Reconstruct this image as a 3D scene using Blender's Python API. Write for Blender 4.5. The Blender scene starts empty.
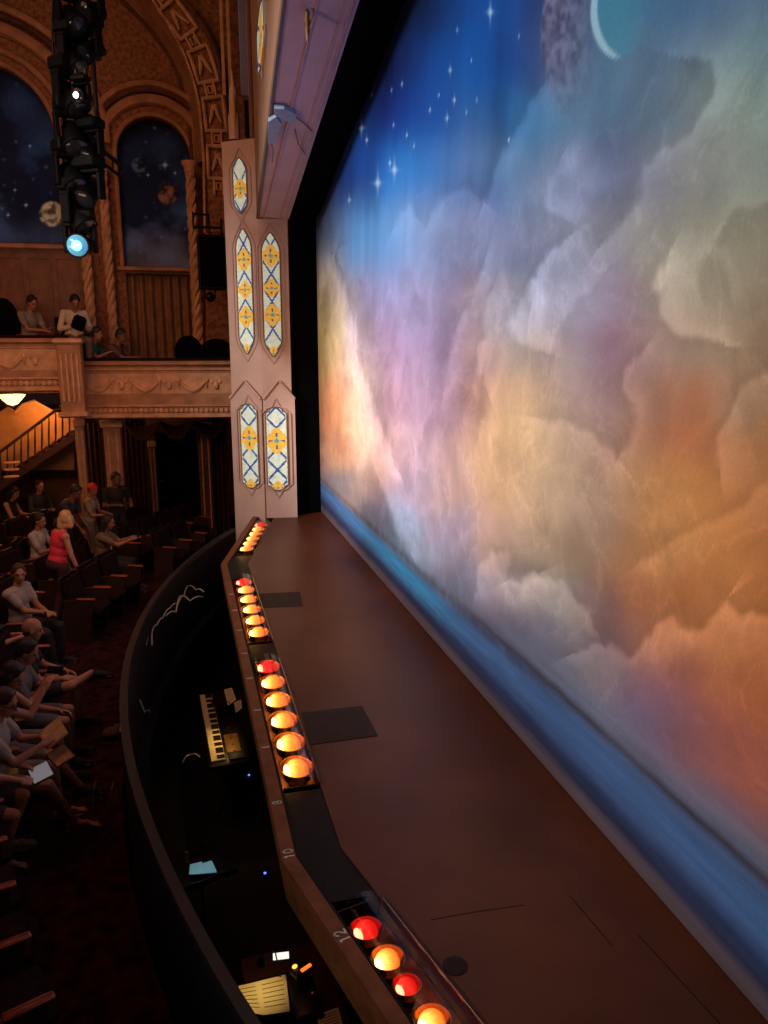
import bpy, bmesh, math, random
import numpy as np
from mathutils import Vector, Matrix, Quaternion, noise as mnoise
random.seed(7); rng = np.random.RandomState(11)
C = bpy.context.scene.collection
PI = math.pi
# ---------------------------------------------------------------- camera geometry (used to survey the photograph)
F = 780.0; PITCH = math.atan(170.0/F); YAW = math.atan(211.0/F*math.cos(PITCH))
CAM = Vector((0, 0, 3.0))
fw = Vector((math.sin(YAW)*math.cos(PITCH), math.cos(YAW)*math.cos(PITCH), -math.sin(PITCH)))
rt = Vector((math.cos(YAW), -math.sin(YAW), 0)); upv = rt.cross(fw)
def ray(u, v): return fw + rt*((u-384)/F) - upv*((v-512)/F)
def onz(u, v, z): d = ray(u, v); return CAM + d*((z-CAM.z)/d.z)
def onx(u, v, x): d = ray(u, v); return CAM + d*(x/d.x)
def ony(u, v, y): d = ray(u, v); return CAM + d*(y/d.y)
def onp(u, v, a, b):                       # vertical plane through ground points a, b
    n = Vector((b[1]-a[1], -(b[0]-a[0]), 0)); d = ray(u, v)
    return CAM + d*((Vector((a[0], a[1], 0))-Vector((0, 0, 0))).dot(n)/d.dot(n))
def proj(p):
    q = Vector(p)-CAM; f = q.dot(fw)
    return 384+F*q.dot(rt)/f, 512-F*q.dot(upv)/f
# ---------------------------------------------------------------- materials
def lin(c): return tuple(((x/255.)/12.92 if x/255. <= .04045 else ((x/255.+.055)/1.055)**2.4) for x in c)
def mat(name, col, rough=.6, metal=0, emit=0, ecol=None, nscale=0, namt=.25, bump=0, bscale=40, spec=.5, coat=0):
    m = bpy.data.materials.new(name); m.use_nodes = True
    nt = m.node_tree; b = nt.nodes['Principled BSDF']
    b.inputs['Roughness'].default_value = rough; b.inputs['Metallic'].default_value = metal
    b.inputs['Specular IOR Level'].default_value = spec; b.inputs['Coat Weight'].default_value = coat
    b.inputs['Base Color'].default_value = (*col, 1)
    tc = nt.nodes.new('ShaderNodeTexCoord')
    if nscale:
        n = nt.nodes.new('ShaderNodeTexNoise'); n.inputs['Scale'].default_value = nscale; n.inputs['Detail'].default_value = 6
        nt.links.new(tc.outputs['Object'], n.inputs['Vector'])
        r = nt.nodes.new('ShaderNodeValToRGB')
        r.color_ramp.elements[0].position = .3; r.color_ramp.elements[1].position = .7
        r.color_ramp.elements[0].color = (*[c*(1-namt) for c in col], 1)
        r.color_ramp.elements[1].color = (*[min(1, c*(1+namt)) for c in col], 1)
        nt.links.new(n.outputs['Fac'], r.inputs['Fac']); nt.links.new(r.outputs['Color'], b.inputs['Base Color'])
    if bump:
        n2 = nt.nodes.new('ShaderNodeTexNoise'); n2.inputs['Scale'].default_value = bscale; n2.inputs['Detail'].default_value = 8
        nt.links.new(tc.outputs['Object'], n2.inputs['Vector'])
        bp = nt.nodes.new('ShaderNodeBump'); bp.inputs['Strength'].default_value = bump; bp.inputs['Distance'].default_value = .02
        nt.links.new(n2.outputs['Fac'], bp.inputs['Height']); nt.links.new(bp.outputs['Normal'], b.inputs['Normal'])
    if emit:
        b.inputs['Emission Color'].default_value = (*(ecol or col), 1); b.inputs['Emission Strength'].default_value = emit
    return m
def vcmat(name, rough=.9, emit=0, weave=0, spec=.2):
    m = mat(name, (1, 1, 1), rough, spec=spec); nt = m.node_tree; b = nt.nodes['Principled BSDF']
    a = nt.nodes.new('ShaderNodeVertexColor'); a.layer_name = 'Col'; src = a.outputs['Color']
    if weave:
        tc = nt.nodes.new('ShaderNodeTexCoord'); n = nt.nodes.new('ShaderNodeTexNoise'); n.inputs['Scale'].default_value = weave
        n.inputs['Detail'].default_value = 4
        nt.links.new(tc.outputs['Object'], n.inputs['Vector'])
        mr = nt.nodes.new('ShaderNodeMapRange'); mr.inputs['To Min'].default_value = .86; mr.inputs['To Max'].default_value = 1.14
        nt.links.new(n.outputs['Fac'], mr.inputs['Value'])
        mx = nt.nodes.new('ShaderNodeVectorMath'); mx.operation = 'MULTIPLY'
        nt.links.new(src, mx.inputs[0]); nt.links.new(mr.outputs['Result'], mx.inputs[1]); src = mx.outputs[0]
    nt.links.new(src, b.inputs['Base Color'])
    if emit:
        nt.links.new(src, b.inputs['Emission Color']); b.inputs['Emission Strength'].default_value = emit
    return m
M = {}
# ---------------------------------------------------------------- mesh builder
def frame(d):
    d = Vector(d).normalized(); a = Vector((0, 0, 1)) if abs(d.z) < .95 else Vector((1, 0, 0))
    x = d.cross(a).normalized(); return x, d.cross(x).normalized(), d
class MB:
    def __init__(s): s.v = []; s.f = []; s.mi = []; s.k = 0
    def add(s, vs, fs):
        o = len(s.v); s.v += [tuple(p) for p in vs]; s.f += [tuple(o+i for i in f) for f in fs]; s.mi += [s.k]*len(fs); return s
    def box(s, c, size, rot=None, taper=1, bev=0):
        hx, hy, hz = [q/2 for q in size]; vs = []
        if bev:
            b = min(bev, hx*.9, hy*.9, hz*.9); rings = [(-hz, b), (-hz+b, 0), (hz-b, 0), (hz, b)]; n = 8
            for z, i in rings:
                x, y = hx-i, hy-i; q = b*.6
                vs += [(-x+q, -y, z), (x-q, -y, z), (x, -y+q, z), (x, y-q, z), (x-q, y, z), (-x+q, y, z), (-x, y-q, z), (-x, -y+q, z)]
            fs = [tuple(range(n))[::-1], tuple(range(3*n, 4*n))]
            for r in range(3):
                for i in range(n): j = (i+1) % n; fs.append((r*n+i, r*n+j, r*n+n+j, r*n+n+i))
        else:
            for z, t in ((-hz, 1), (hz, taper)):
                vs += [(-hx*t, -hy*t, z), (hx*t, -hy*t, z), (hx*t, hy*t, z), (-hx*t, hy*t, z)]
            fs = [(3, 2, 1, 0), (4, 5, 6, 7), (0, 1, 5, 4), (1, 2, 6, 5), (2, 3, 7, 6), (3, 0, 4, 7)]
        R = rot if rot is not None else Matrix.Identity(3); c = Vector(c)
        return s.add([c+R@Vector(p) for p in vs], fs)
    def tube(s, pts, r, n=8, closed=False, caps=True):
        P = [Vector(p) for p in pts]; m = len(P); rs = r if isinstance(r, (list, tuple)) else [r]*m; vs = []; fs = []; px = None
        for i in range(m):
            if closed: d = P[(i+1) % m]-P[i-1]
            else: d = P[min(i+1, m-1)]-P[max(i-1, 0)]
            if d.length < 1e-9: d = Vector((0, 0, 1))
            d.normalize()
            if px is None: x, y, _ = frame(d)
            else:
                x = px-d*px.dot(d)
                if x.length < 1e-6: x = frame(d)[0]
                x.normalize(); y = d.cross(x)
            px = x
            for k in range(n): a = 2*PI*k/n; vs.append(P[i]+(x*math.cos(a)+y*math.sin(a))*rs[i])
        for i in range(m if closed else m-1):
            j = (i+1) % m
            for k in range(n): l = (k+1) % n; fs.append((i*n+k, i*n+l, j*n+l, j*n+k))
        if caps and not closed: fs.append(tuple(range(n))[::-1]); fs.append(tuple((m-1)*n+k for k in range(n)))
        return s.add(vs, fs)
    def lathe(s, c, prof, n=20, axis=(0, 0, 1)):
        x, y, d = frame(axis); c = Vector(c); vs = []; fs = []; m = len(prof)
        for (r, h) in prof:
            for k in range(n): a = 2*PI*k/n; vs.append(c+d*h+(x*math.cos(a)+y*math.sin(a))*max(r, 1e-4))
        for i in range(m-1):
            for k in range(n): l = (k+1) % n; fs.append((i*n+k, i*n+l, i*n+n+l, i*n+n+k))
        fs.append(tuple(range(n))[::-1]); fs.append(tuple((m-1)*n+k for k in range(n)))
        return s.add(vs, fs)
    def ell(s, c, rad, rot=None, nu=14, nv=9):
        R = rot if rot is not None else Matrix.Identity(3); c = Vector(c); vs = [c+R@Vector((0, 0, -rad[2]))]; fs = []
        for i in range(1, nv):
            t = PI*i/nv-PI/2
            for k in range(nu):
                a = 2*PI*k/nu; vs.append(c+R@Vector((rad[0]*math.cos(t)*math.cos(a), rad[1]*math.cos(t)*math.sin(a), rad[2]*math.sin(t))))
        vs.append(c+R@Vector((0, 0, rad[2]))); L = len(vs)-1
        for k in range(nu):
            l = (k+1) % nu; fs.append((0, 1+l, 1+k)); fs.append((L, L-nu+k, L-nu+l))
            for i in range(nv-2): fs.append((1+i*nu+k, 1+i*nu+l, 1+(i+1)*nu+l, 1+(i+1)*nu+k))
        return s.add(vs, fs)
    def cap(s, a, b, ra, rb, n=10):           # tapered capsule
        a = Vector(a); b = Vector(b); d = b-a
        if d.length < 1e-6: return s.ell(a, (ra, ra, ra))
        d.normalize(); P = []; R = []
        for t in (-85, -60, -30): P.append(a+d*ra*math.sin(math.radians(t))); R.append(ra*math.cos(math.radians(t)))
        P.append(a); R.append(ra); P.append(b); R.append(rb)
        for t in (30, 60, 85): P.append(b+d*rb*math.sin(math.radians(t))); R.append(rb*math.cos(math.radians(t)))
        return s.tube(P, R, n)
    def prism(s, poly, depth):                # poly: coplanar 3D points; depth: vector
        n = len(poly); D = Vector(depth); vs = [Vector(p) for p in poly]+[Vector(p)+D for p in poly]
        fs = [tuple(range(n))[::-1], tuple(range(n, 2*n))]+[(i, (i+1) % n, (i+1) % n+n, i+n) for i in range(n)]
        return s.add(vs, fs)
    def build(s, name, m, parent=None, smooth=True, origin=None):
        me = bpy.data.meshes.new(name); o = bpy.data.objects.new(name, me)
        if parent is None and origin is None and s.v:
            a = np.array(s.v); origin = Vector((float((a[:, 0].min()+a[:, 0].max())/2), float((a[:, 1].min()+a[:, 1].max())/2), float(a[:, 2].min())))
        off = Vector(origin) if origin is not None else Vector((0, 0, 0))
        me.from_pydata([tuple(Vector(p)-off) for p in s.v], [], s.f)
        for mm in (m if isinstance(m, list) else [m]): me.materials.append(mm)
        if isinstance(m, list):
            me.polygons.foreach_set('material_index', s.mi)
        bm = bmesh.new(); bm.from_mesh(me); bmesh.ops.recalc_face_normals(bm, faces=bm.faces); bm.to_mesh(me); bm.free()
        if smooth:
            me.polygons.foreach_set('use_smooth', [True]*len(me.polygons))
            try: me.set_sharp_from_angle(angle=math.radians(38))
            except Exception: pass
        me.update(); C.objects.link(o); o.parent = parent; o.location = off
        return o
def empty(name, loc, rz=0, label=None, cat=None, group=None, kind=None):
    o = bpy.data.objects.new(name, None); o.empty_display_size = .1; C.objects.link(o); o.location = loc; o.rotation_euler = (0, 0, rz)
    return tag(o, label, cat, group, kind)
def tag(o, label=None, cat=None, group=None, kind=None):
    if label: o['label'] = label
    if cat: o['category'] = cat
    if group: o['group'] = group
    if kind: o['kind'] = kind
    return o
def dup(o, parent=None):
    c = o.copy(); C.objects.link(c); c.parent = parent
    for ch in list(o.children): dup(ch, c)
    return c
def rz3(a): return Matrix.Rotation(a, 3, 'Z')
# ================================================================ MATERIALS
M['deck'] = mat('stage_deck_paint', (.088, .025, .0105), .38, spec=.22, nscale=1.6, namt=.25, bump=.05, bscale=60)
M['hatch'] = mat('hatch_paint', (.018, .008, .006), .55, spec=.2, nscale=8, namt=.2)
M['rimwood'] = mat('rim_wood', (.15, .048, .016), .45, nscale=9, namt=.3, spec=.25)
M['rimdark'] = mat('rim_dark_wood', (.07, .026, .016), .4, nscale=7, namt=.3)
M['black'] = mat('black_velour', (.002, .002, .003), .95, nscale=20, namt=.3, spec=.05)
M['blackmetal'] = mat('black_metal', (.005, .005, .005), .55, metal=0, spec=.25, nscale=15, namt=.3)
M['darkplastic'] = mat('dark_plastic', (.006, .006, .007), .45, spec=.3, nscale=15, namt=.2)
M['panel'] = mat('portal_paint', (.58, .40, .33), .7, nscale=3, namt=.08, bump=.05, bscale=30)
M['panelcool'] = mat('soffit_paint_with_mauve_light', (.66, .44, .50), .7, nscale=2.5, namt=.08)  # mauve cast of the light under the header is painted in
M['paneltan'] = mat('portal_tan_paint', (.40, .25, .17), .7, nscale=3, namt=.1); M['groove'] = mat('portal_groove_paint', (.20, .14, .12), .7, nscale=5, namt=.1)
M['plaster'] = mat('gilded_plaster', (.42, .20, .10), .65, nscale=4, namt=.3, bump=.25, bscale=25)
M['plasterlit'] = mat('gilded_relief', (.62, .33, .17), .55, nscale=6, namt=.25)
M['ornate'] = mat('ornate_plaster', (.27, .10, .038), .7, nscale=14, namt=.6, bump=.9, bscale=22)
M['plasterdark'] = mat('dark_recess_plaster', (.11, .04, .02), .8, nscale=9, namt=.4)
M['wood'] = mat('mahogany_panelling', (.20, .07, .028), .5, nscale=5, namt=.35)
M['carpet'] = mat('patterned_carpet', (.03, .008, .007), .95, nscale=9, namt=.85, bump=.4, bscale=50, spec=.1)
M['pit'] = mat('pit_black', (.010, .009, .010), .8, nscale=5, namt=.4, spec=.2)
M['rail'] = mat('pit_rail_vinyl', (.022, .019, .019), .4, nscale=12, namt=.2)
M['seatred'] = mat('seat_velvet', (.016, .006, .007), .9, nscale=18, namt=.3, spec=.1)
M['seatarm'] = mat('seat_arm_wood', (.30, .065, .035), .35, nscale=12, namt=.3)
M['iron'] = mat('seat_iron', (.045, .025, .02), .5, metal=.2, nscale=12, namt=.3)
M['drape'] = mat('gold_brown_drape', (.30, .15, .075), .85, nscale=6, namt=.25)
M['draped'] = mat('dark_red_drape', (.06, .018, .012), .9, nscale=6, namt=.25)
M['white'] = mat('painted_white_mark', (.62, .60, .55), .7, nscale=40, namt=.1)
M['cable'] = mat('grey_cable', (.45, .38, .36), .5, nscale=20, namt=.1)
M['paper'] = mat('sheet_paper', (.75, .68, .45), .8, nscale=5, namt=.04)
M['ink'] = mat('printed_ink', (.05, .045, .04), .7, nscale=20, namt=.1)
M['ivory'] = mat('white_keys', (.78, .66, .36), .3, nscale=20, namt=.04)
M['ebony'] = mat('black_keys', (.012, .011, .01), .3, nscale=20, namt=.1)
M['amber'] = mat('amber_lamp_glass', (.8, .35, .08), .25, emit=1.0, ecol=(1.0, .30, .035), nscale=30, namt=.2)
M['hot'] = mat('amber_lamp_hot', (1, .8, .4), .3, emit=5, ecol=(1.0, .58, .18)); M['warm'] = mat('amber_lamp_warm', (1, .7, .2), .3, emit=1.8, ecol=(1.0, .50, .08)); M['redwarm'] = mat('red_lamp_warm', (1, .1, .05), .3, emit=1.6, ecol=(1.0, .02, .012)); M['fixture'] = mat('black_fixture_paint', (.0022, .0022, .0026), .6, nscale=15, namt=.2, spec=.08); M['lid'] = mat('smoked_lid', (.008, .006, .006), .45, nscale=12, namt=.3, spec=.12); M['copper'] = mat('copper_glow_liner', (.62, .26, .12), .42, metal=.9, nscale=14, namt=.4)
M['redlamp'] = mat('red_lamp_glass', (.7, .02, .02), .25, emit=1.1, ecol=(1.0, .012, .008), nscale=30, namt=.2)
M['redhot'] = mat('red_lamp_hot', (1, .4, .3), .3, emit=4, ecol=(1.0, .25, .12))
M['chrome'] = mat('lamp_reflector', (.75, .45, .25), .18, metal=1, nscale=20, namt=.1)
M['bluled'] = mat('blue_led', (.05, .1, .9), .3, emit=4, ecol=(.06, .12, 1))
def lampmat(name, stops, base):
    m = mat(name, base, .25); nt = m.node_tree; b = nt.nodes['Principled BSDF']; tc = nt.nodes.new('ShaderNodeTexCoord'); d = nt.nodes.new('ShaderNodeVectorMath'); d.operation = 'DISTANCE'
    d.inputs[1].default_value = (-.052, -.012, .03); n = nt.nodes.new('ShaderNodeTexNoise'); n.inputs['Scale'].default_value = 38; mx = nt.nodes.new('ShaderNodeMath'); mx.operation = 'MULTIPLY_ADD'; mx.inputs[1].default_value = .030; 
    nt.links.new(tc.outputs['Object'], d.inputs[0]); nt.links.new(tc.outputs['Object'], n.inputs['Vector']); nt.links.new(n.outputs['Fac'], mx.inputs[0]); nt.links.new(d.outputs['Value'], mx.inputs[2])
    mr = nt.nodes.new('ShaderNodeMapRange'); mr.inputs['From Min'].default_value = .02; mr.inputs['From Max'].default_value = .155; nt.links.new(mx.outputs[0], mr.inputs['Value'])
    r = nt.nodes.new('ShaderNodeValToRGB'); e = r.color_ramp; e.elements[0].position = stops[0][0]; e.elements[0].color = (*stops[0][1], 1); e.elements[1].position = stops[-1][0]; e.elements[1].color = (*stops[-1][1], 1)
    for p_, c_ in stops[1:-1]: q = e.elements.new(p_); q.color = (*c_, 1)
    nt.links.new(mr.outputs['Result'], r.inputs['Fac']); nt.links.new(r.outputs['Color'], b.inputs['Emission Color']); b.inputs['Emission Strength'].default_value = 3.0; return m
M['amber'] = lampmat('amber_lamp_glass', [(0, (1, .62, .2)), (.22, (.95, .42, .07)), (.45, (.55, .17, .018)), (.7, (.30, .05, .006)), (1, (.10, .014, .003))], (.3, .1, .02))
M['redlamp'] = lampmat('red_lamp_glass', [(0, (1, .25, .1)), (.15, (.6, .012, .008)), (.5, (.32, .004, .003)), (1, (.06, .001, .001))], (.25, .01, .01))
# clear plastic: fresnel mix of transparent and gloss
def glassmat(name, tint=(1, 1, 1), rough=.08):
    m = bpy.data.materials.new(name); m.use_nodes = True; nt = m.node_tree; nt.nodes.clear()
    o = nt.nodes.new('ShaderNodeOutputMaterial'); mx = nt.nodes.new('ShaderNodeMixShader'); t = nt.nodes.new('ShaderNodeBsdfTransparent')
    g = nt.nodes.new('ShaderNodeBsdfGlossy'); fr = nt.nodes.new('ShaderNodeFresnel'); fr.inputs['IOR'].default_value = 1.35
    t.inputs['Color'].default_value = (*tint, 1); g.inputs['Roughness'].default_value = rough
    nt.links.new(fr.outputs[0], mx.inputs[0]); nt.links.new(t.outputs[0], mx.inputs[1]); nt.links.new(g.outputs[0], mx.inputs[2]); nt.links.new(mx.outputs[0], o.inputs['Surface'])
    return m
M['plexi'] = glassmat('clear_plastic', (.93, .9, .88))

# ================================================================ STAGE
OUT = [(1.34, 14.1), (.47, 10.57), (.455, 4.08), (1.40, .35)]      # outer rim polyline, audience side
def offset_poly(P, d):                     # towards +X (upstage)
    res = []
    for i, p in enumerate(P):
        ns = []
        if i > 0: a, b = Vector(P[i-1]), Vector(p); t = (b-a).normalized(); ns.append(Vector((-t.y, t.x)))
        if i < len(P)-1: a, b = Vector(p), Vector(P[i+1]); t = (b-a).normalized(); ns.append(Vector((-t.y, t.x)))
        n = sum(ns, Vector((0, 0))).normalized(); k = 1/max(.3, n.dot(ns[0])); res.append(tuple(Vector(p)+n*d*k))
    return res
I1 = offset_poly(OUT, .085); I2 = offset_poly(OUT, .105); I3 = offset_poly(OUT, .365)
def band(mb, A, B, z0, z1):                # solid ribbon between polylines A and B
    n = len(A); vs = []
    for (x, y) in A: vs += [(x, y, z0), (x, y, z1)]
    for (x, y) in B: vs += [(x, y, z0), (x, y, z1)]
    fs = []
    for i in range(n-1):
        a, b = 2*i, 2*i+2; c, d = 2*n+2*i, 2*n+2*i+2
        fs += [(a, b, b+1, a+1), (c, c+1, d+1, d), (a+1, b+1, d+1, c+1), (a, c, d, b)]
    fs += [(0, 1, 2*n+1, 2*n), (2*n-2, 4*n-2, 4*n-1, 2*n-1)]
    mb.add(vs, fs)
b = MB(); b.prism([(x, y, -.3) for x, y in I3]+[(5.2, .35, -.3), (5.2, 14.1, -.3)], (0, 0, .3))
tag(b.build('stage_deck', M['deck']), 'worn brown painted stage deck in front of the cloud curtain', 'stage', kind='structure')
b = MB(); band(b, OUT, I1, -.06, .012); o = b.build('trim_1', M['rimwood']); tag(o, 'varnished wooden nosing along the pit edge of the stage', 'trim', kind='structure')
b = MB(); band(b, offset_poly(OUT, .02), I1, -.26, -.06); tag(b.build('trim_2', M['rimwood']), 'brown fascia board under the stage nosing above the pit', 'trim', kind='structure')
b = MB(); band(b, I1, I2, -.3, .004); band(b, I2, I3, -.3, -.13); tag(b.build('trim_3', M['pit']), 'dark footlight trough let into the stage edge', 'trim', kind='structure')
b = MB(); A = offset_poly(OUT, .55); band(b, A, offset_poly(OUT, .65), -2.4, -.3); tag(b.build('wall_pit_stage_side', M['pit']), 'black wall under the stage lip inside the pit', 'wall', kind='structure')
# segment frames
def seg(i):
    a, b2 = Vector(OUT[i]), Vector(OUT[i+1]); t = (b2-a).normalized(); n = Vector((-t.y, t.x)); return a, b2, t, n
def on_seg_y(i, y, off):
    a, b2, t, n = seg(i); k = (y-a.y-n.y*off)/t.y; p = a+t*k+n*off; return p
# footlight lamps
def make_lamp(kind):
    r = empty('footlight_lamp', (0, 0, 0))
    g, h = (M['amber'], M['hot']) if kind == 'amber' else (M['redlamp'], M['redhot'])
    gl_ = MB().ell((0, 0, .0), (.066, .066, .062)).build('globe', g, r)
    m = MB()
    m.ell((-.054, -.014, .022), (.020, .042, .024), nu=12, nv=8); m.build('glowing_filament', h, gl_)
    MB().lathe((0, 0, -.115), [(.03, 0), (.05, .01), (.045, .05), (.062, .075)], 16).build('lamp_holder', M['blackmetal'], r)
    m = MB()
    pr = [(.074, -.03), (.086, .02), (.09, .03), (.086, .03), (.078, .0), (.07, -.03)]
    m.lathe((0, 0, 0), pr, 20); m.build('reflector', M['chrome'], r)
    return r
protoA = make_lamp('amber'); protoR = make_lamp('red'); usedA = usedR = False
def lamp_at(i, y, kind, label, group, sc=1, off=.235):
    sc = sc*1.32
    global usedA, usedR
    p = on_seg_y(i, y, off)
    if kind == 'amber': o = dup(protoA) if usedA else protoA; usedA = True
    else: o = dup(protoR) if usedR else protoR; usedR = True
    o.location = (p.x, p.y, -.014); o.scale = (sc, sc*(1.3 if i < 2 else 1), sc); a, b2, t, n = seg(i); o.rotation_euler = (0, 0, math.atan2(n.y, n.x)+PI if n.x < 0 else math.atan2(n.y, n.x))
    tag(o, label, 'stage lamp', group)
ordn = ['nearest the red lamp', 'second from the red lamp', 'third from the red lamp', 'fourth from the red lamp', 'last before the dark gap']
lamp_at(0, 12.75, 'red', 'red footlight at the far end of the strip by the stained glass column', 'footlights in the far angled strip')
for k in range(5): lamp_at(0, 12.47-.30*k, 'amber', 'amber footlight in the far angled strip below the column, '+ordn[k], 'footlights in the far angled strip', .95)
lamp_at(1, 9.62, 'red', 'red footlight heading the second strip from the far column', 'footlights in the second strip')
for k in range(5): lamp_at(1, 9.30-.37*k, 'amber', 'amber footlight in the second strip from the far column, '+ordn[k], 'footlights in the second strip')
lamp_at(1, 6.90, 'red', 'red footlight heading the strip beside the floor hatch and keyboard', 'footlights in the third strip')
for k in range(5): lamp_at(1, 6.55-.37*k, 'amber', 'amber footlight in the strip beside the floor hatch, '+ordn[k], 'footlights in the third strip')
lamp_at(2, 3.42, 'red', 'large red footlight beside the painted number 12 at the near bend', 'footlights in the near strip', .74, .18)
lamp_at(2, 3.20, 'amber', 'amber footlight between the two red lamps of the near strip', 'footlights in the near strip', .74, .18)
lamp_at(2, 3.02, 'red', 'smaller red footlight between two amber lamps in the near strip', 'footlights in the near strip', .6, .18)
lamp_at(2, 2.80, 'amber', 'amber footlight at the bottom edge of the photo, nearest in its strip', 'footlights in the near strip', .74, .18)
# glass cover strips over each lit part, dark baffles between
def trough_poly(i, y0, y1, nm, label):
    m = MB(); a, b2, t, n = seg(i); N = 7; K = 10; vs = []; fs = []
    for k in range(K+1):
        y = y0+(y1-y0)*k/K; p = on_seg_y(i, y, .235)
        for j in range(N+1):
            ang = PI*j/N; q = p-n*(.13*math.cos(ang)); vs.append((q.x, q.y, .004+.065*math.sin(ang)))
    for k in range(K):
        for j in range(N): q = k*(N+1)+j; fs.append((q, q+1, q+N+2, q+N+1))
    m.add(vs, fs); o = m.build(nm, M['plexi']); tag(o, label, 'lamp cover', 'clear covers over the footlights'); return o
for (i, y0, y1, lb) in [(0, 12.95, 11.05, 'clear curved cover over the far angled footlight strip'), (1, 9.85, 7.6, 'clear curved cover over the second footlight strip'), (1, 7.1, 4.85, 'clear curved cover over the footlight strip beside the hatch'), (2, 3.62, 1.2, 'clear curved cover over the near footlight strip')]:
    o = trough_poly(i, y0, y1, 'footlight_cover', lb)
    for y, s in ((y0, 1), (y1, -1)):
        p = on_seg_y(i, y, .235); a, b2, t, n = seg(i)
        MB().box((p.x-o.location.x, p.y-o.location.y, -.055-o.location.z), (.25, .012, .11), rz3(math.atan2(n.y, n.x))).build('end_plate', M['blackmetal'], o)
    m = MB(); pts = [on_seg_y(i, y0+(y1-y0)*k/4, .366) for k in range(5)]; m.tube([(p.x-o.location.x, p.y-o.location.y, .006-o.location.z) for p in pts], .005, 6); m.build('metal_edge', M['chrome'], o)
    a, b2, t, n = seg(i); pa = on_seg_y(i, y0, .235); pb = on_seg_y(i, y1, .235); pc = (pa+pb)/2; m = MB(); m.box((pc.x-o.location.x, pc.y-o.location.y, -.122-o.location.z), (.25, (pa-pb).length, .01), rz3(math.atan2(n.y, n.x))); m.build('added_glow_liner', M['copper'], o, smooth=False)  # copper plate added under the lamps to pick up their orange glow
# dark filler plates between lit strips
def filler(poly, label):
    m = MB(); m.prism([(x, y, -.03) for x, y in poly], (0, 0, .022)); tag(m.build('trough_lid', M['lid'], smooth=False), label, 'cover plate', 'dark lids closing the unlit trough')
def P2(i, y, off): p = on_seg_y(i, y, off); return (p.x, p.y)
filler([P2(0, 11.0, .11), I2[1], P2(1, 9.9, .11), P2(1, 9.9, .36), I3[1], P2(0, 11.0, .36)], 'smoked dark lid at the far bend of the footlight trough')
filler([P2(1, 7.55, .11), P2(1, 7.15, .11), P2(1, 7.15, .36), P2(1, 7.55, .36)], 'smoked dark lid between the second strip and the hatch strip')
filler([P2(1, 4.8, .11), I2[2], P2(2, 3.68, .11), P2(2, 3.68, .36), I3[2], P2(1, 4.8, .36)], 'long smoked dark lid at the near bend by the painted number 10')
# rim markings
DIG = {'8': [[(.5, 1), (.15, .85), (.15, .6), (.5, .5), (.85, .6), (.85, .85), (.5, 1)], [(.5, .5), (.1, .35), (.1, .12), (.5, 0), (.9, .12), (.9, .35), (.5, .5)]],
       '1': [[(.3, .8), (.55, 1), (.55, 0)]], '0': [[(.5, 1), (.15, .8), (.1, .5), (.15, .2), (.5, 0), (.85, .2), (.9, .5), (.85, .8), (.5, 1)]],
       '2': [[(.1, .75), (.3, 1), (.7, 1), (.88, .75), (.7, .5), (.1, 0), (.92, 0)]]}
def number(txt, i, y, label):
    m = MB(); a, b2, t, n = seg(i); t = -t; p = on_seg_y(i, y, .045); W = .05; H = .06; x0 = -W*len(txt)/2
    # reads from the stage: right = towards the far column, up = towards the pit
    for ch in txt:
        for st in DIG[ch]:
            for (q, w) in zip(st[:-1], st[1:]):
                A = p+t*(x0+q[0]*W*.8)-n*((q[1]-.5)*H); B = p+t*(x0+w[0]*W*.8)-n*((w[1]-.5)*H); d = (B-A); L = d.length; c = (A+B)/2
                m.box((c.x, c.y, .0135), (L+.007, .008, .003), rz3(math.atan2(d.y, d.x)))
        x0 += W
    tag(m.build('painted_number', M['white'], smooth=False), label, 'stage marking')
number('8', 1, 4.68, 'white number 8 painted on the wooden stage nosing')
number('10', 1, 4.13, 'white number 10 painted on the stage nosing at the near bend')
number('12', 2, 3.40, 'white number 12 painted on the nosing beside the near red lamp')
for y, w in ((5.42, 'just above the number 8'), (6.05, 'level with the floor hatch'), (6.70, 'below the red lamp of the hatch strip'), (7.30, 'beside the lid between two strips'), (7.95, 'beside the end of the second strip'), (8.6, 'beside the middle of the second strip'), (9.2, 'below the red lamp of the second strip')):
    p = on_seg_y(1, y, .05); tag(MB().box((p.x, p.y, .0135), (.06, .010, .003)).build('distance_mark', M['white'], smooth=False), 'white tick mark on the stage nosing '+w, 'stage marking', 'tick marks on the stage nosing')
# hatches and seams
def deck_plate(px, nm, label, cat='floor hatch'):
    m = MB(); pts = [onz(u, v, 0) for u, v in px]; m.prism([(p.x, p.y, .0) for p in pts], (0, 0, .004))
    o = m.build(nm, M['hatch'], smooth=False); tag(o, label, cat); return o
deck_plate([(302, 713), (362, 706), (378, 736), (310, 745)], 'floor_hatch', 'dark rectangular hatch in the stage floor beside the third footlight strip')
deck_plate([(254, 594), (300, 592), (303, 606), (259, 608)], 'floor_hatch', 'faint dark hatch near the second footlight strip')
c = onz(455, 966, 0); m = MB(); m.lathe((c.x, c.y, 0), [(.062, 0), (.062, .003), (.056, .005), (.03, .005)], 28)
tag(m.build('floor_pocket', M['hatch']), 'small round dark plate in the stage floor near the bottom edge', 'floor plate')
m = MB()
for pa in ([(570, 896), (612, 946)], [(638, 935), (720, 1024), (760, 1070)], [(430, 920), (475, 912), (524, 905)]):
    pts = [onz(u, v, 0) for u, v in pa]
    for A, B in zip(pts[:-1], pts[1:]):
        d = B-A; cc = (A+B)/2; m.box((cc.x, cc.y, .0005), (d.length, .006, .002), rz3(math.atan2(d.y, d.x)))
tag(m.build('deck_seams', M['hatch'], smooth=False), 'thin dark joints between the stage deck boards', 'floor joint', kind='structure')

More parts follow.
